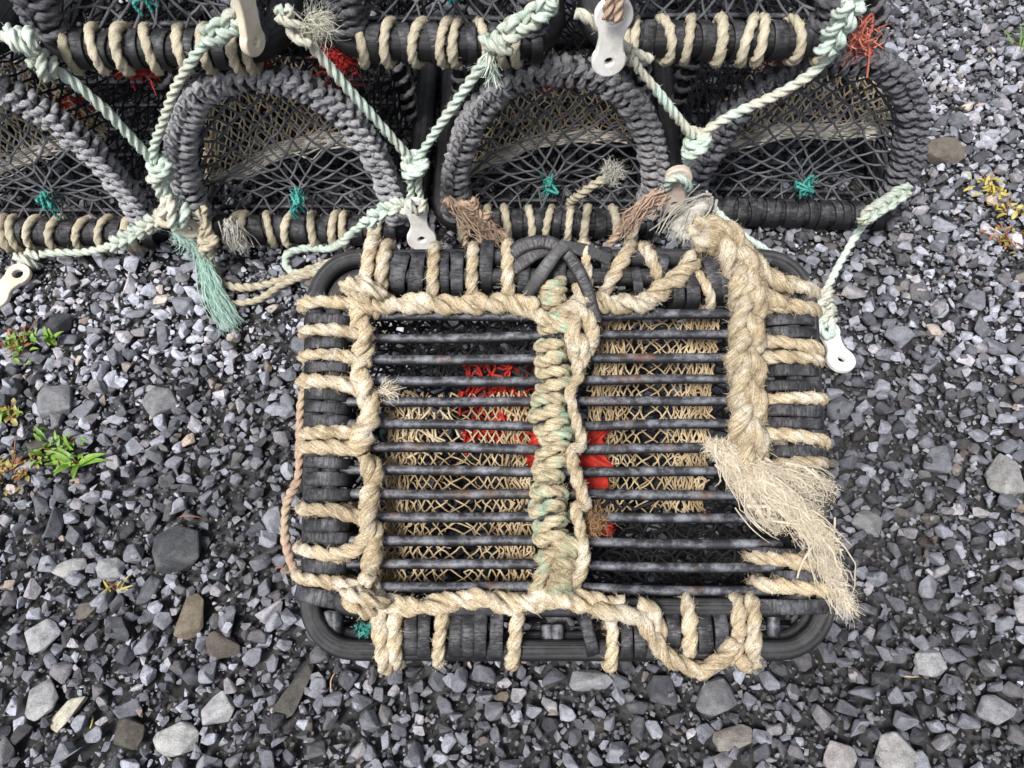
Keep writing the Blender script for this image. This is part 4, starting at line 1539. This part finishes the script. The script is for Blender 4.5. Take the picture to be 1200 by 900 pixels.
def toggle(name, c0, c1, nrm, r0, r1, th, mat, label):
    """flat plastic figure-of-eight with a hole in each end; c0, c1 the two hole centres"""
    ax = c1 - c0
    Ld = np.linalg.norm(ax)
    ax = ax / Ld
    n = nrm - ax * np.dot(nrm, ax)
    n /= np.linalg.norm(n)
    sd = np.cross(n, ax)
    cu = bpy.data.curves.new(name, 'CURVE')
    cu.dimensions = '2D'
    cu.fill_mode = 'BOTH'
    cu.extrude = th / 2 * 0.55
    cu.bevel_depth = th / 2 * 0.45
    cu.bevel_resolution = 3
    bd = th / 2 * 0.45

    def poly(pts):
        s = cu.splines.new('POLY')
        s.points.add(len(pts) - 1)
        for p, q in zip(s.points, pts): p.co = (q[0], q[1], 0, 1)
        s.use_cyclic_u = True
    out = []
    wst = min(r0, r1) * 0.60
    for k in range(25):                       # lower disc
        a = math.radians(-128 + 256 * k / 24 - 90)
        out.append(((r0 - bd) * math.cos(a), (r0 - bd) * math.sin(a)))
    e0 = out[-1]
    b0 = ((-(r1 - bd)) * math.cos(math.radians(38)) , Ld - (r1 - bd) * math.sin(math.radians(38)))
    right = []
    top = []
    for k in range(25):
        a = math.radians(-128 + 256 * k / 24 + 90)
        top.append(((r1 - bd) * math.cos(a), Ld + (r1 - bd) * math.sin(a)))

    def waist(p, q, sx):
        m = ((p[0] + q[0]) / 2, (p[1] + q[1]) / 2)
        r = []
        for k in range(1, 8):
            t = k / 8
            x = p[0] * (1 - t) + q[0] * t
            y = p[1] * (1 - t) + q[1] * t
            w = math.sin(math.pi * t)
            r.append((x * (1 - w) + sx * wst * w, y))
        return r
    outline = out + waist(out[-1], top[0], math.copysign(1, out[-1][0])) + top + waist(top[-1], out[0], math.copysign(1, top[-1][0]))
    poly(outline)
    for cy, hr in ((0, r0 * 0.24), (Ld, r1 * 0.42)):
        poly([((hr + bd) * math.cos(-k * 0.2618), cy + (hr + bd) * math.sin(-k * 0.2618)) for k in range(24)])
    tmp = bpy.data.objects.new(name, cu)
    dg = bpy.context.evaluated_depsgraph_get()
    me = bpy.data.meshes.new_from_object(tmp)
    bpy.data.objects.remove(tmp)
    n_ = len(me.vertices)
    co = np.zeros(n_ * 3, np.float32)
    me.vertices.foreach_get('co', co)
    co = co.reshape(-1, 3)
    W = c0 + co[:, 0:1] * sd + co[:, 1:2] * ax + co[:, 2:3] * n
    o_ = W.mean(0)
    me.vertices.foreach_set('co', (W - o_).astype(np.float32).ravel())
    me.polygons.foreach_set('use_smooth', np.zeros(len(me.polygons), bool))
    me.update()
    me.materials.clear()
    me.materials.append(M[mat])
    o = bpy.data.objects.new(name, me)
    COL.objects.link(o)
    o.location = o_
    return props(o, label, 'toggle', 'plastic toggles on the tie ropes')


def bridles():
    rng = np.random.default_rng(31)
    TOW = V3(0, -0.75, 0.65)
    RR = 0.0083

    # ---- the left one
    mb = MB()
    Y = 0.985
    rope(mb, yp([(-40, 38, 1.0), (0, 42, 1.0), (22, 50, .99), (48, 72), (80, 92), (120, 126), (158, 166), (184, 196)], Y), RR, fuzz=500, rng=rng)
    rope(mb, yp([(184, 200), (180, 175), (192, 140), (206, 102), (228, 66), (248, 42), (275, 20), (296, -14)], Y), RR, fuzz=500, rng=rng)
    rope(mb, yp([(182, 196), (186, 222), (196, 240)], Y), RR * 1.1, fuzz=500, rng=rng)
    rope(mb, yp([(192, 196), (194, 220), (204, 240)], Y), RR * 1.1, fuzz=500, rng=rng)
    rope(mb, yp([(198, 248, .985), (176, 262, .985), (156, 274, .985), (128, 288, .985), (100, 295, .985), (70, 296, .985), (45, 298, .98)], Y), RR * 0.95, fuzz=500, rng=rng)
    o = obj('tie_rope', mb, M['mint'])
    props(o, 'pale mint tie rope forming a Y over the gap between the leftmost lower creels', 'rope')
    for c, ax, sz, k in (((28, 46), EX, .010, 2.4), ((52, 74), EX + V3(0, 0, -1), .010, 2.2), ((187, 198), V3(0, 0, 1), .013, 2.4)):
        kb = MB()
        knot(kb, on_y(*c, Y - 0.004), np.asarray(ax, float), sz, RR * 0.95, k, rng=rng)
        sub('knot', kb, M['mint'], o)
    kb = MB()
    plait(kb, yp([(196, 250), (176, 262), (156, 274), (132, 288)], Y - .006), RR * 0.9, 3, amp=.010, per=0.075, nrm=TOW, fuzz=500, rng=rng)
    sub('chain_hitch', kb, M['mint'], o)
    kb = MB()
    plait(kb, yp([(240, 46), (258, 36), (276, 24), (292, 4)], Y - .006), RR * 0.9, 3, amp=.010, per=0.08, nrm=TOW, fuzz=500, rng=rng)
    sub('chain_hitch', kb, M['mint'], o)
    kb = MB()
    knot(kb, on_y(203, 247, Y - 0.01), V3(0.6, 0, -0.5), .017, RR * 1.15, 2.4, rng=rng)
    sub('knot', kb, M['creammint'], o)
    kb = MB()
    knot(kb, on_z(32, 305, 0.02), V3(-0.7, -0.7, 0), .012, RR, 2.2, rng=rng)
    sub('knot', kb, M['mint'], o)
    toggle('plastic_toggle', on_z(-6, 348, 0.020), on_z(22, 322, 0.026), V3(0.1, -0.2, 1), 0.026, 0.022, 0.011, 'bone', 'yellowed toggle lying on the gravel at the left edge above the weeds')
    toggle('plastic_toggle', on_y(296, 48, .955), on_y(282, -22, .965), V3(0.90, -0.45, 0.1), 0.020, 0.022, 0.013, 'bone', 'yellowed plastic toggle seen edge on over the corner of the upper left creel')
    toggle('plastic_toggle', on_y(222, 268, .975), on_y(195, 256, .97), V3(0.3, -0.3, 0.9), 0.017, 0.017, 0.012, 'bone', 'small yellowed toggle caught in the thick knot between the two left lower creels')

    # ---- cream mooring line on the ground with a frayed mint tail
    mb = MB()
    rope(mb, np.vstack([yp([(228, 246, .98), (242, 262, .972), (246, 290, .965)], 0), zp([(250, 316, .022), (266, 334, .022), (300, 336, .022), (335, 326, .024), (366, 314, .03), (395, 305, .03)], 0)]), RR * 0.95, fuzz=800, rng=rng)
    rope(mb, np.vstack([yp([(240, 240, .985), (238, 262, .975), (236, 285, .965)], 0), zp([(244, 318, .028), (262, 352, .020), (300, 352, .02), (330, 334, .03), (362, 322, .034), (395, 318, .03)], 0)]), RR * 0.9, fuzz=800, rng=rng)
    o = obj('tie_rope', mb, M['cream'])
    props(o, 'cream rope running over the gravel from the left knot to the near creel\'s corner', 'rope')
    kb = MB()
    knot(kb, on_y(244, 282, .965), V3(0, 0, 1), .010, RR * .9, 2.4, fuzz=1600, rng=rng)
    sub('knot', kb, M['cream'], o)
    kb = MB()
    yarns(kb, zp([(236, 296, .055), (244, 325, .045), (254, 352, .03), (272, 384, .018)], 0), 150, .0011, [.008, .014, .018, .022], flat=.5, wob=.0022, nrm=(0, -.5, .8), rng=rng, span=(.6, 1.0))
    fray(kb, zp([(238, 300, .055), (246, 330, .045), (256, 355, .03), (268, 376, .02)], 0), .012, .018, 500, .03, width=.0004, rng=rng, curl=.5, along=2.5, out=.12)
    fray(kb, yp([(205, 268, .97), (222, 285, .965), (240, 300, .965)], 0), .008, .014, 350, .03, width=.0005, rng=rng, curl=1.4)
    sub('frayed_end', kb, M['mintfray'], o)
    kb = MB()
    yarns(kb, yp([(266, 256, .985), (274, 272, .975), (284, 294, .97)], 0), 40, .0017, [.010, .016, .018], flat=.5, wob=.004, rng=rng, span=(.6, 1.0))
    fray(kb, yp([(270, 260, .985), (275, 275, .975), (282, 292, .97)], 0), .012, .016, 420, .012, width=.0004, rng=rng, curl=1.5, out=.3)
    rope(kb, yp([(265, 258, .985), (272, 272, .975), (278, 290, .972)], 0), .008, fuzz=2000, rng=rng)
    sub('frayed_end', kb, M['rag'], o)

    # ---- the middle one
    mb = MB()
    rope(mb, yp([(322, 6), (345, 32), (372, 62), (404, 100), (440, 140), (470, 174), (486, 196)], Y), RR, fuzz=500, rng=rng)
    rope(mb, yp([(650, 0), (628, 20), (598, 42), (575, 62), (545, 104), (516, 146), (492, 182), (484, 196)], Y), RR, fuzz=500, rng=rng)
    rope(mb, yp([(479, 194), (481, 218), (482, 240), (488, 250)], Y - .006), RR * 0.9, fuzz=500, rng=rng)
    rope(mb, yp([(491, 194), (490, 218), (494, 240), (488, 250)], Y - .006), RR * 0.9, fuzz=500, rng=rng)
    rope(mb, yp([(477, 232, .965), (482, 243, .95), (489, 249, .952), (495, 243, .955), (496, 232, .965)], 0), RR * 0.8, fuzz=500, rng=rng)
    rope(mb, np.vstack([yp([(432, 258, .98), (416, 270, .97), (402, 283, .95)], 0), zp([(385, 291, .03), (358, 291, .024), (338, 298, .022), (336, 312, .02), (352, 320, .025), (392, 308, .03)], 0)]), RR * 0.95, fuzz=500, rng=rng)
    o = obj('tie_rope', mb, M['mint'])
    props(o, 'pale mint tie rope forming a Y between the two middle lower creels', 'rope')
    for c, ax, sz, k in (((486, 194), V3(0, 0, 1), .0125, 2.3), ((582, 50), V3(1, 0, .6), .011, 2.4)):
        kb = MB()
        knot(kb, on_y(*c, Y - 0.004), ax, sz, RR * 0.95, k, rng=rng)
        sub('knot', kb, M['mint'], o)
    kb = MB()
    plait(kb, yp([(476, 240), (458, 243), (442, 252), (430, 262)], Y - .008), RR * 0.9, 3, amp=.010, per=0.075, nrm=TOW, fuzz=500, rng=rng)
    sub('chain_hitch', kb, M['mint'], o)
    kb = MB()
    plait(kb, yp([(330, 12), (345, 32), (364, 52)], Y - .006), RR * 0.85, 2, amp=.009, per=0.07, nrm=TOW, fuzz=900, rng=rng)
    fray(kb, yp([(360, 28), (372, 20), (380, 40)], Y - .008), .008, .014, 320, .03, rng=rng, curl=1.5)
    sub('chain_hitch', kb, M['creammint'], o)
    kb = MB()
    plait(kb, yp([(590, 44), (610, 30), (632, 14), (650, -4)], Y - .006), RR * 0.9, 3, amp=.010, per=0.075, nrm=TOW, fuzz=500, rng=rng)
    fray(kb, yp([(574, 55), (576, 72), (578, 88)], Y - .01), .006, .008, 120, .03, width=.0012, rng=rng, curl=.5, along=2)
    sub('chain_hitch', kb, M['mint'], o)
    toggle('plastic_toggle', on_y(494, 279, .962), on_y(488, 244, .968), V3(0.05, -0.55, 0.8), 0.026, 0.021, 0.010, 'white', 'white toggle hanging just above the top edge of the near creel')

    # ---- the right one
    mb = MB()
    Y2 = 0.985
    rope(mb, yp([(738, 60), (748, 80), (766, 102), (792, 136), (814, 162)], Y2), RR * .95, fuzz=500, rng=rng)
    rope(mb, yp([(1012, -16), (1000, 10), (988, 36), (972, 66), (948, 88), (912, 110), (868, 130), (838, 146), (816, 164)], Y2), RR, fuzz=500, rng=rng)
    rope(mb, yp([(738, 58), (750, 64), (766, 71)], Y2), RR * .8, fuzz=500, rng=rng)
    rope(mb, yp([(812, 170), (806, 188), (800, 204)], Y2), RR, fuzz=900, rng=rng)
    rope(mb, yp([(672, 14), (690, 22), (704, 34), (722, 48), (740, 60)], Y2), RR, fuzz=900, rng=rng)
    o = obj('tie_rope', mb, M['creammint'])
    props(o, 'cream and mint tie rope forming a Y beside the rightmost lower creel', 'rope')
    kb = MB()
    knot(kb, on_y(814, 168, Y2 - .004), V3(-.2, 0, 1), .0125, RR, 2.4, rng=rng)
    sub('knot', kb, M['creammint'], o)
    kb = MB()
    plait(kb, yp([(1000, 2), (990, 20), (978, 42), (968, 62)], Y2 - .008), RR * 0.95, 3, amp=.012, per=0.08, nrm=TOW, fuzz=700, rng=rng)
    sub('chain_hitch', kb, M['mint'], o)
    kb = MB()
    rope(kb, yp([(712, 24), (713, 8), (716, -20)], Y2 - .06), RR * .9, fuzz=900, rng=rng)
    rope(kb, yp([(723, 26), (725, 6), (730, -20)], Y2 - .06), RR * .9, fuzz=900, rng=rng)
    sub('pink_strand', kb, M['pink'], o)
    toggle('plastic_toggle', on_y(713, 70, .945), on_y(719, 18, .945), V3(0.05, -0.75, 0.65), 0.0235, 0.0255, 0.012, 'white', 'white toggle with a dark hole hanging before the upper right creel')
    # short toggle end on, with its loop
    toggle('plastic_toggle', on_y(790, 237, .952), on_y(795, 208, .952), V3(-0.05, -0.60, 0.75), 0.021, 0.022, 0.013, 'pinkplastic', 'weathered pinkish toggle with a looped rope through it between lower creels')
    kb = MB()
    rope(kb, yp([(782, 222, .950), (784, 212, .94), (794, 208, .935), (804, 214, .935), (808, 222, .945)], 0), RR * .9, fuzz=900, rng=rng)
    sub('rope_loop', kb, M['creammint'], o)
    # pink frayed line down to the near creel
    mb = MB()
    rope(mb, yp([(786, 222, .955), (768, 236, .955), (748, 250, .955), (730, 268, .95), (712, 288, .94)], 0), RR * .95, fuzz=2200, flen=.012, rng=rng)
    rope(mb, yp([(772, 228, .955), (756, 234, .955), (742, 250, .95), (738, 272, .945)], 0), RR * .9, fuzz=2200, flen=.012, rng=rng)
    o = obj('tie_rope', mb, M['pink'])
    props(o, 'frayed pinkish rope slanting from the weathered toggle to the near creel\'s top bar', 'rope')
    kb = MB()
    yarns(kb, yp([(782, 224, .95), (762, 236, .95), (742, 254, .945), (724, 274, .94)], 0), 34, .0016, [.006, .014, .018, .012], flat=.6, wob=.006, rng=rng)
    fray(kb, yp([(770, 232, .95), (745, 250, .95), (728, 270, .945)], 0), .010, .016, 700, .012, rng=rng, curl=2.0, along=.8, out=.3)
    sub('frayed_end', kb, M['pink'], o)

    # ---- far right
    mb = MB()
    P1 = np.vstack([yp([(1068, 216, 1.03), (1046, 234, 1.01), (1024, 248, .98)], 0), zp([(1008, 268, .10), (988, 302, .07), (970, 336, .05), (962, 352, .045)], 0)])
    rope(mb, P1, RR * 0.9, fuzz=500, rng=rng)
    rope(mb, zp([(836, 244, .14), (872, 276, .12), (905, 298, .09), (936, 326, .065), (958, 350, .05)], 0), RR * .8, fuzz=500, rng=rng)
    rope(mb, zp([(962, 366, .045), (962, 382, .048), (968, 393, .046), (975, 390, .046), (974, 374, .048), (966, 366, .045)], 0), RR * .8, fuzz=500, rng=rng)
    rope(mb, zp([(960, 352, .045), (965, 372, .04), (969, 386, .036)], 0), RR, fuzz=500, rng=rng)
    o = obj('tie_rope', mb, M['mint'])
    props(o, 'mint tie rope stretched from the rightmost lower creel to the toggle on the ground', 'rope')
    kb = MB()
    knot(kb, on_z(963, 352, .045), V3(.2, -.7, -.3), .011, RR, 2.6, rng=rng)
    knot(kb, on_z(968, 372, .04), V3(.2, -.7, -.2), .010, RR * .9, 1.8, rng=rng)
    sub('knot', kb, M['mint'], o)
    kb = MB()
    plait(kb, yp([(1064, 220, 1.025), (1042, 236, 1.0), (1020, 250, .975), (1010, 262, .965)], 0), RR * 0.8, 3, amp=.009, per=0.07, nrm=TOW, fuzz=700, rng=rng)
    sub('chain_hitch', kb, M['mint'], o)
    toggle('plastic_toggle', on_z(985, 422, 0.024), on_z(970, 388, 0.026), V3(0.05, -0.1, 1), 0.025, 0.021, 0.010, 'white', 'white toggle lying on the gravel right of the near creel')

    # ---- cream rope stub with frayed tip in the third lower creel
    mb = MB()
    rope(mb, yp([(666, 238, 1.03), (680, 228, 1.0), (696, 216, .99), (712, 208, .985)], 0), RR, fuzz=700, rng=rng)
    o = obj('rope_stub', mb, M['cream'])
    props(o, 'short cream rope with a frayed brush tip over the third lower creel\'s net', 'rope')
    kb = MB()
    c = on_y(716, 203, .98)
    hairs(kb, c + rng.normal(size=(420, 3)) * .008, rng.normal(size=(420, 3)) + V3(.6, -.3, .5), .016, rng=rng, curl=1.2, width=.0005)
    sub('frayed_end', kb, M['rag'], o)
    # pale pink knot of old rope on the corner of the third lower creel
    mb = MB()
    for pts in ([(520, 232), (536, 246), (556, 256), (580, 280)], [(545, 288), (548, 262), (558, 240), (552, 232)], [(528, 240), (552, 240), (572, 262), (594, 278)], [(562, 285), (566, 262), (574, 246)]):
        rope(mb, yp([(x, y, 1.005) for x, y in pts], 0), RR * .85, fuzz=1800, flen=.012, rng=rng, noise=.15)
    yarns(mb, yp([(525, 234), (545, 250), (565, 264), (590, 284)], 1.0), 40, .0016, [.006, .014, .018, .012], flat=.6, wob=.007, rng=rng)
    fray(mb, yp([(535, 240), (560, 258), (580, 280)], 1.0), .008, .016, 600, .012, rng=rng, curl=2.0, out=.3)
    o = obj('rope_tangle', mb, M['pink'])
    props(o, 'pale pinkish tangle of frayed rope on the bar left of the third lower creel', 'rope')
    # red tuft beside the upper right creel
    mb = MB()
    c = on_y(1010, 46, 1.08)
    hairs(mb, c + rng.normal(size=(160, 3)) * V3(.012, .01, .012), rng.normal(size=(160, 3)) + V3(.1, 0, -.3), .020, width=.0011, curl=1.5, rng=rng)
    for q in range(6):
        rope(mb, [c + rng.normal(size=3) * .01, c + rng.normal(size=3) * .014 + V3(0, -.01, 0), c + rng.normal(size=3) * .02 + V3(0.005, 0, -.012)], .0022, n=8, rng=rng)
    o = obj('rope_tuft', mb, M['redrope'])
    props(o, 'tuft of faded red twine at the right end of the upper row', 'twine')


# ------------------------------------------------------------------ weeds and stalks
def blade(mb, p, d, L, w, bend=0.6, lobes=0, rng=RNG):
    """a leaf with midrib fold from p along d"""
    n = 9
    d = np.asarray(d, float)
    d /= np.linalg.norm(d)
    side = np.cross(d, V3(0, 0, 1))
    side /= np.linalg.norm(side) + 1e-9
    up = np.cross(side, d)
    t = np.linspace(0, 1, n)
    c = p + d * (t * L)[:, None] + up * (np.sin(t * math.pi * 0.6) * L * 0.12)[:, None] - V3(0, 0, 1) * (t ** 2 * L * 0.35 * bend)[:, None]
    prof = np.sin(np.clip(t, 0.03, 0.985) ** 0.75 * math.pi) ** 0.9
    if lobes:
        prof = prof * (0.62 + 0.38 * np.abs(np.sin(t * math.pi * lobes)))
    ww = prof * w / 2 + 0.0004
    A = c + side * ww[:, None] + up * (ww * 0.35)[:, None]
    B = c - side * ww[:, None] + up * (ww * 0.35)[:, None]
    V = np.stack([A, c, B], 1).reshape(-1, 3)
    i = np.arange(n - 1) * 3
    Q = np.concatenate([np.stack([i, i + 1, i + 4, i + 3], 1), np.stack([i + 1, i + 2, i + 5, i + 4], 1)])
    mb.add(V, Q)


def weed(px, py, n, Lr, wr, mats, label, seed, spread=0.02, el=(0.3, 1.0), lobes=3, name='weed'):
    rng = np.random.default_rng(seed)
    c = on_z(px, py, 0.012)
    root = empty(name, c)
    WORLD_OF[root] = c
    props(root, label, 'plant', 'small weeds in the gravel')
    for k, (mt, share) in enumerate(mats):
        mb = MB()
        for q in range(max(3, int(n * share))):
            az = rng.uniform(0, 6.28)
            e = rng.uniform(*el)
            d = V3(math.cos(az) * math.cos(e), math.sin(az) * math.cos(e), math.sin(e))
            p = c + V3(rng.normal() * spread, rng.normal() * spread * 0.8, rng.uniform(0, .006))
            blade(mb, p, d, rng.uniform(*Lr), rng.uniform(*wr), rng.uniform(0.2, 1.1), lobes, rng)
        obj('leaves', mb, M[mt], root)
    mb = MB()
    X = np.array([[c + V3(0, 0, -.012), c + rng.normal(size=3) * .002 + V3(0, 0, .006), c + V3(rng.normal() * spread, rng.normal() * spread, .015)] for _ in range(7)])
    tubes(mb, X, .0009, 5, rng)
    obj('stem', mb, M['leafred'], root)
    return root


def plants():
    weed(28, 402, 46, (.012, .030), (.005, .011), [('leaf', .8), ('leafred', .2)], 'bright green weed with reddish leaves, topmost of the plants at the left edge', 1, .022)
    weed(62, 402, 7, (.028, .042), (.007, .011), [('leaf', 1)], 'single upright bright green tuft beside the topmost weed', 2, .004, (.7, 1.3), 0)
    weed(12, 486, 32, (.010, .022), (.006, .012), [('leafolive', .6), ('leaf', .4)], 'pale olive weed on the left edge between the two green clumps', 3, .014)
    weed(68, 530, 60, (.014, .032), (.004, .008), [('leaf', 1)], 'feathery bright green weed beside the rosette', 4, .020)
    weed(92, 545, 8, (.036, .062), (.008, .012), [('leaf', 1)], 'rosette of long narrow green leaves', 5, .004, (.05, .5), 0)
    weed(18, 552, 60, (.008, .018), (.005, .010), [('leafolive', .7), ('leafred', .3)], 'low olive brown mossy clump at the left edge', 6, .022, (.2, .9))
    weed(1158, 222, 22, (.016, .034), (.005, .009), [('leafyellow', 1)], 'yellowed weed near the right edge', 7, .022, (.1, .7))
    weed(1182, 246, 26, (.012, .030), (.005, .010), [('leafyellow', .5), ('leafolive', .5)], 'yellow-green weed just below the yellowed one', 8, .022)
    weed(1184, 284, 50, (.008, .020), (.004, .008), [('leafred', .6), ('leafolive', .4)], 'brownish moss clump under the yellow-green weed', 9, .024, (.2, .8))
    weed(1196, 62, 12, (.05, .09), (.003, .005), [('leaf', 1)], 'tuft of long grass blades at the right edge', 10, .012, (.5, 1.2), 0, name='grass_tuft')
    weed(135, 690, 6, (.02, .034), (.0018, .003), [('leafyellow', 1)], 'sparse thin grass sprig on the dark gravel', 11, .006, (.2, .9), 0, name='grass_tuft')
    rng = np.random.default_rng(4)
    for (a, b, mt, lab) in (((208, 606), (240, 607), 'stalkred', 'short red-brown stalk above the large dark slate slab'),
                            ((320, 667), (342, 666), 'stalkred', 'short red stalk beside the near creel\'s thin pinkish line'),
                            ((395, 785), (388, 815), 'stalk', 'dry straw stalk below the creel\'s lower left corner'),
                            ((110, 838), (104, 856), 'leafyellow', 'single yellow-green grass blade near the cream pebble'),
                            ((1052, 150), (1096, 145), 'stalk', 'dry straw stalk above the flat brown stone'),
                            ((1056, 792), (1080, 793), 'stalk', 'dry straw stalk on dark ground right of the near creel'),
                            ((960, 348), (996, 346), 'stalk', 'fine pale straw beside the knot of the far right tie rope')):
        A, B = on_z(*a, .026), on_z(*b, .024)
        m_ = (A + B) / 2 + V3(0, 0, .004) + rng.normal(size=3) * .002
        mb = MB()
        sweep(mb, catmull([A, m_, B], .004), np.linspace(.0013, .0008, len(catmull([A, m_, B], .004))), 6, 0, rng=rng)
        props(obj('dry_stalk', mb, M[mt]), lab, 'stalk', 'dry stalks on the gravel')


# ------------------------------------------------------------------ put it together
build_ground()
build_gravel()
Y_LOW = [1.045, 1.055, 1.072, 1.100]
for X, Y, sd, lab, kw in (
    (-0.876, Y_LOW[0], 41, 'lower row creel cut off by the photo\'s left edge, cream lashings on its bar', dict(red=[(0.10, 0.25, 0.10)], knot_at=(0.03, 0.12))),
    (-0.402, Y_LOW[1], 42, 'lower row creel with a grey rope arch, second from the left', dict(red=[(0.09, 0.27, 0.10)], knot_at=(0.012, 0.12))),
    (0.078, Y_LOW[2], 43, 'lower row creel with a grey rope arch, third from the left', dict(red=[(0.0, 0.31, 0.05)], knot_at=(-0.008, 0.13))),
    (0.532, Y_LOW[3], 44, 'lower row creel at the right end with only black rubber on its bar', dict(cream=False, hoopcol='darkgrey', red=[(-0.04, 0.28, 0.08)], knot_at=(0.02, 0.10), rz=-0.05)),
):
    stacked_creel(X, Y, 0.006, 0.425, sd, lab, **kw)
for X, Y, sd, lab, kw in (
    (-0.945, 1.03, 51, 'upper row creel barely showing at the left edge', dict(W=0.33)),
    (-0.524, 1.040, 52, 'upper row creel on top of the two leftmost arches', dict(red=[(-0.05, 0.0, -0.0), (0.12, -0.01, 0.02)])),
    (-0.104, 1.055, 53, 'upper row creel in the middle of the stack', dict(W=0.325, red=[(-0.17, -0.02, 0.03)])),
    (0.310, 1.062, 54, 'upper row creel at the right end of the stack', dict(W=0.365, red=[(0.08, -0.01, 0.03)])),
):
    stacked_creel(X, Y, 0.398, kw.pop('W', 0.34), sd, lab, H=0.36, funnel=False, hoopcol='darkgrey', **kw)
near_creel()
bridles()
plants()

# ------------------------------------------------------------------ camera, light, render
cd = bpy.data.cameras.new('camera')
cam = bpy.data.objects.new('camera', cd)
COL.objects.link(cam)
cam.location = CAM
cam.rotation_euler = (math.pi / 2 - PITCH, 0, 0)
cd.sensor_width = 36
cd.lens = FPX / 1200 * 36
cd.clip_start = 0.02
cd.clip_end = 500
scene.camera = cam

SUN_EL, SUN_AZ = math.radians(58), math.radians(215)
w = bpy.data.worlds.new('World')
scene.world = w
w.use_nodes = True
nt = w.node_tree
bg = nt.nodes['Background']
sky = nt.nodes.new('ShaderNodeTexSky')
sky.sky_type = 'NISHITA'
sky.sun_disc = False
sky.sun_elevation = SUN_EL
sky.sun_rotation = SUN_AZ
sky.air_density = 1.0
sky.dust_density = 4.0
bw = nt.nodes.new('ShaderNodeRGBToBW')
nt.links.new(sky.outputs[0], bw.inputs[0])
mx = nt.nodes.new('ShaderNodeMix')
mx.data_type = 'RGBA'
mx.inputs[0].default_value = 0.55      # cloud layer takes most of the blue out
nt.links.new(sky.outputs[0], mx.inputs[6])
nt.links.new(bw.outputs[0], mx.inputs[7])
nt.links.new(mx.outputs[2], bg.inputs[0])
bg.inputs[1].default_value = 0.15
sl = bpy.data.lights.new('sun', 'SUN')
sl.energy = 4.2
sl.angle = math.radians(16)
sl.color = (1.0, 0.97, 0.93)
so = bpy.data.objects.new('sun', sl)
COL.objects.link(so)
# the lamp shines from azimuth SUN_AZ (clockwise from +Y) at elevation SUN_EL
so.rotation_euler = (math.pi / 2 - SUN_EL, 0, math.pi - SUN_AZ)

scene.view_settings.view_transform = 'Standard'
scene.view_settings.look = 'None'
scene.view_settings.exposure = 0
scene.view_settings.gamma = 1
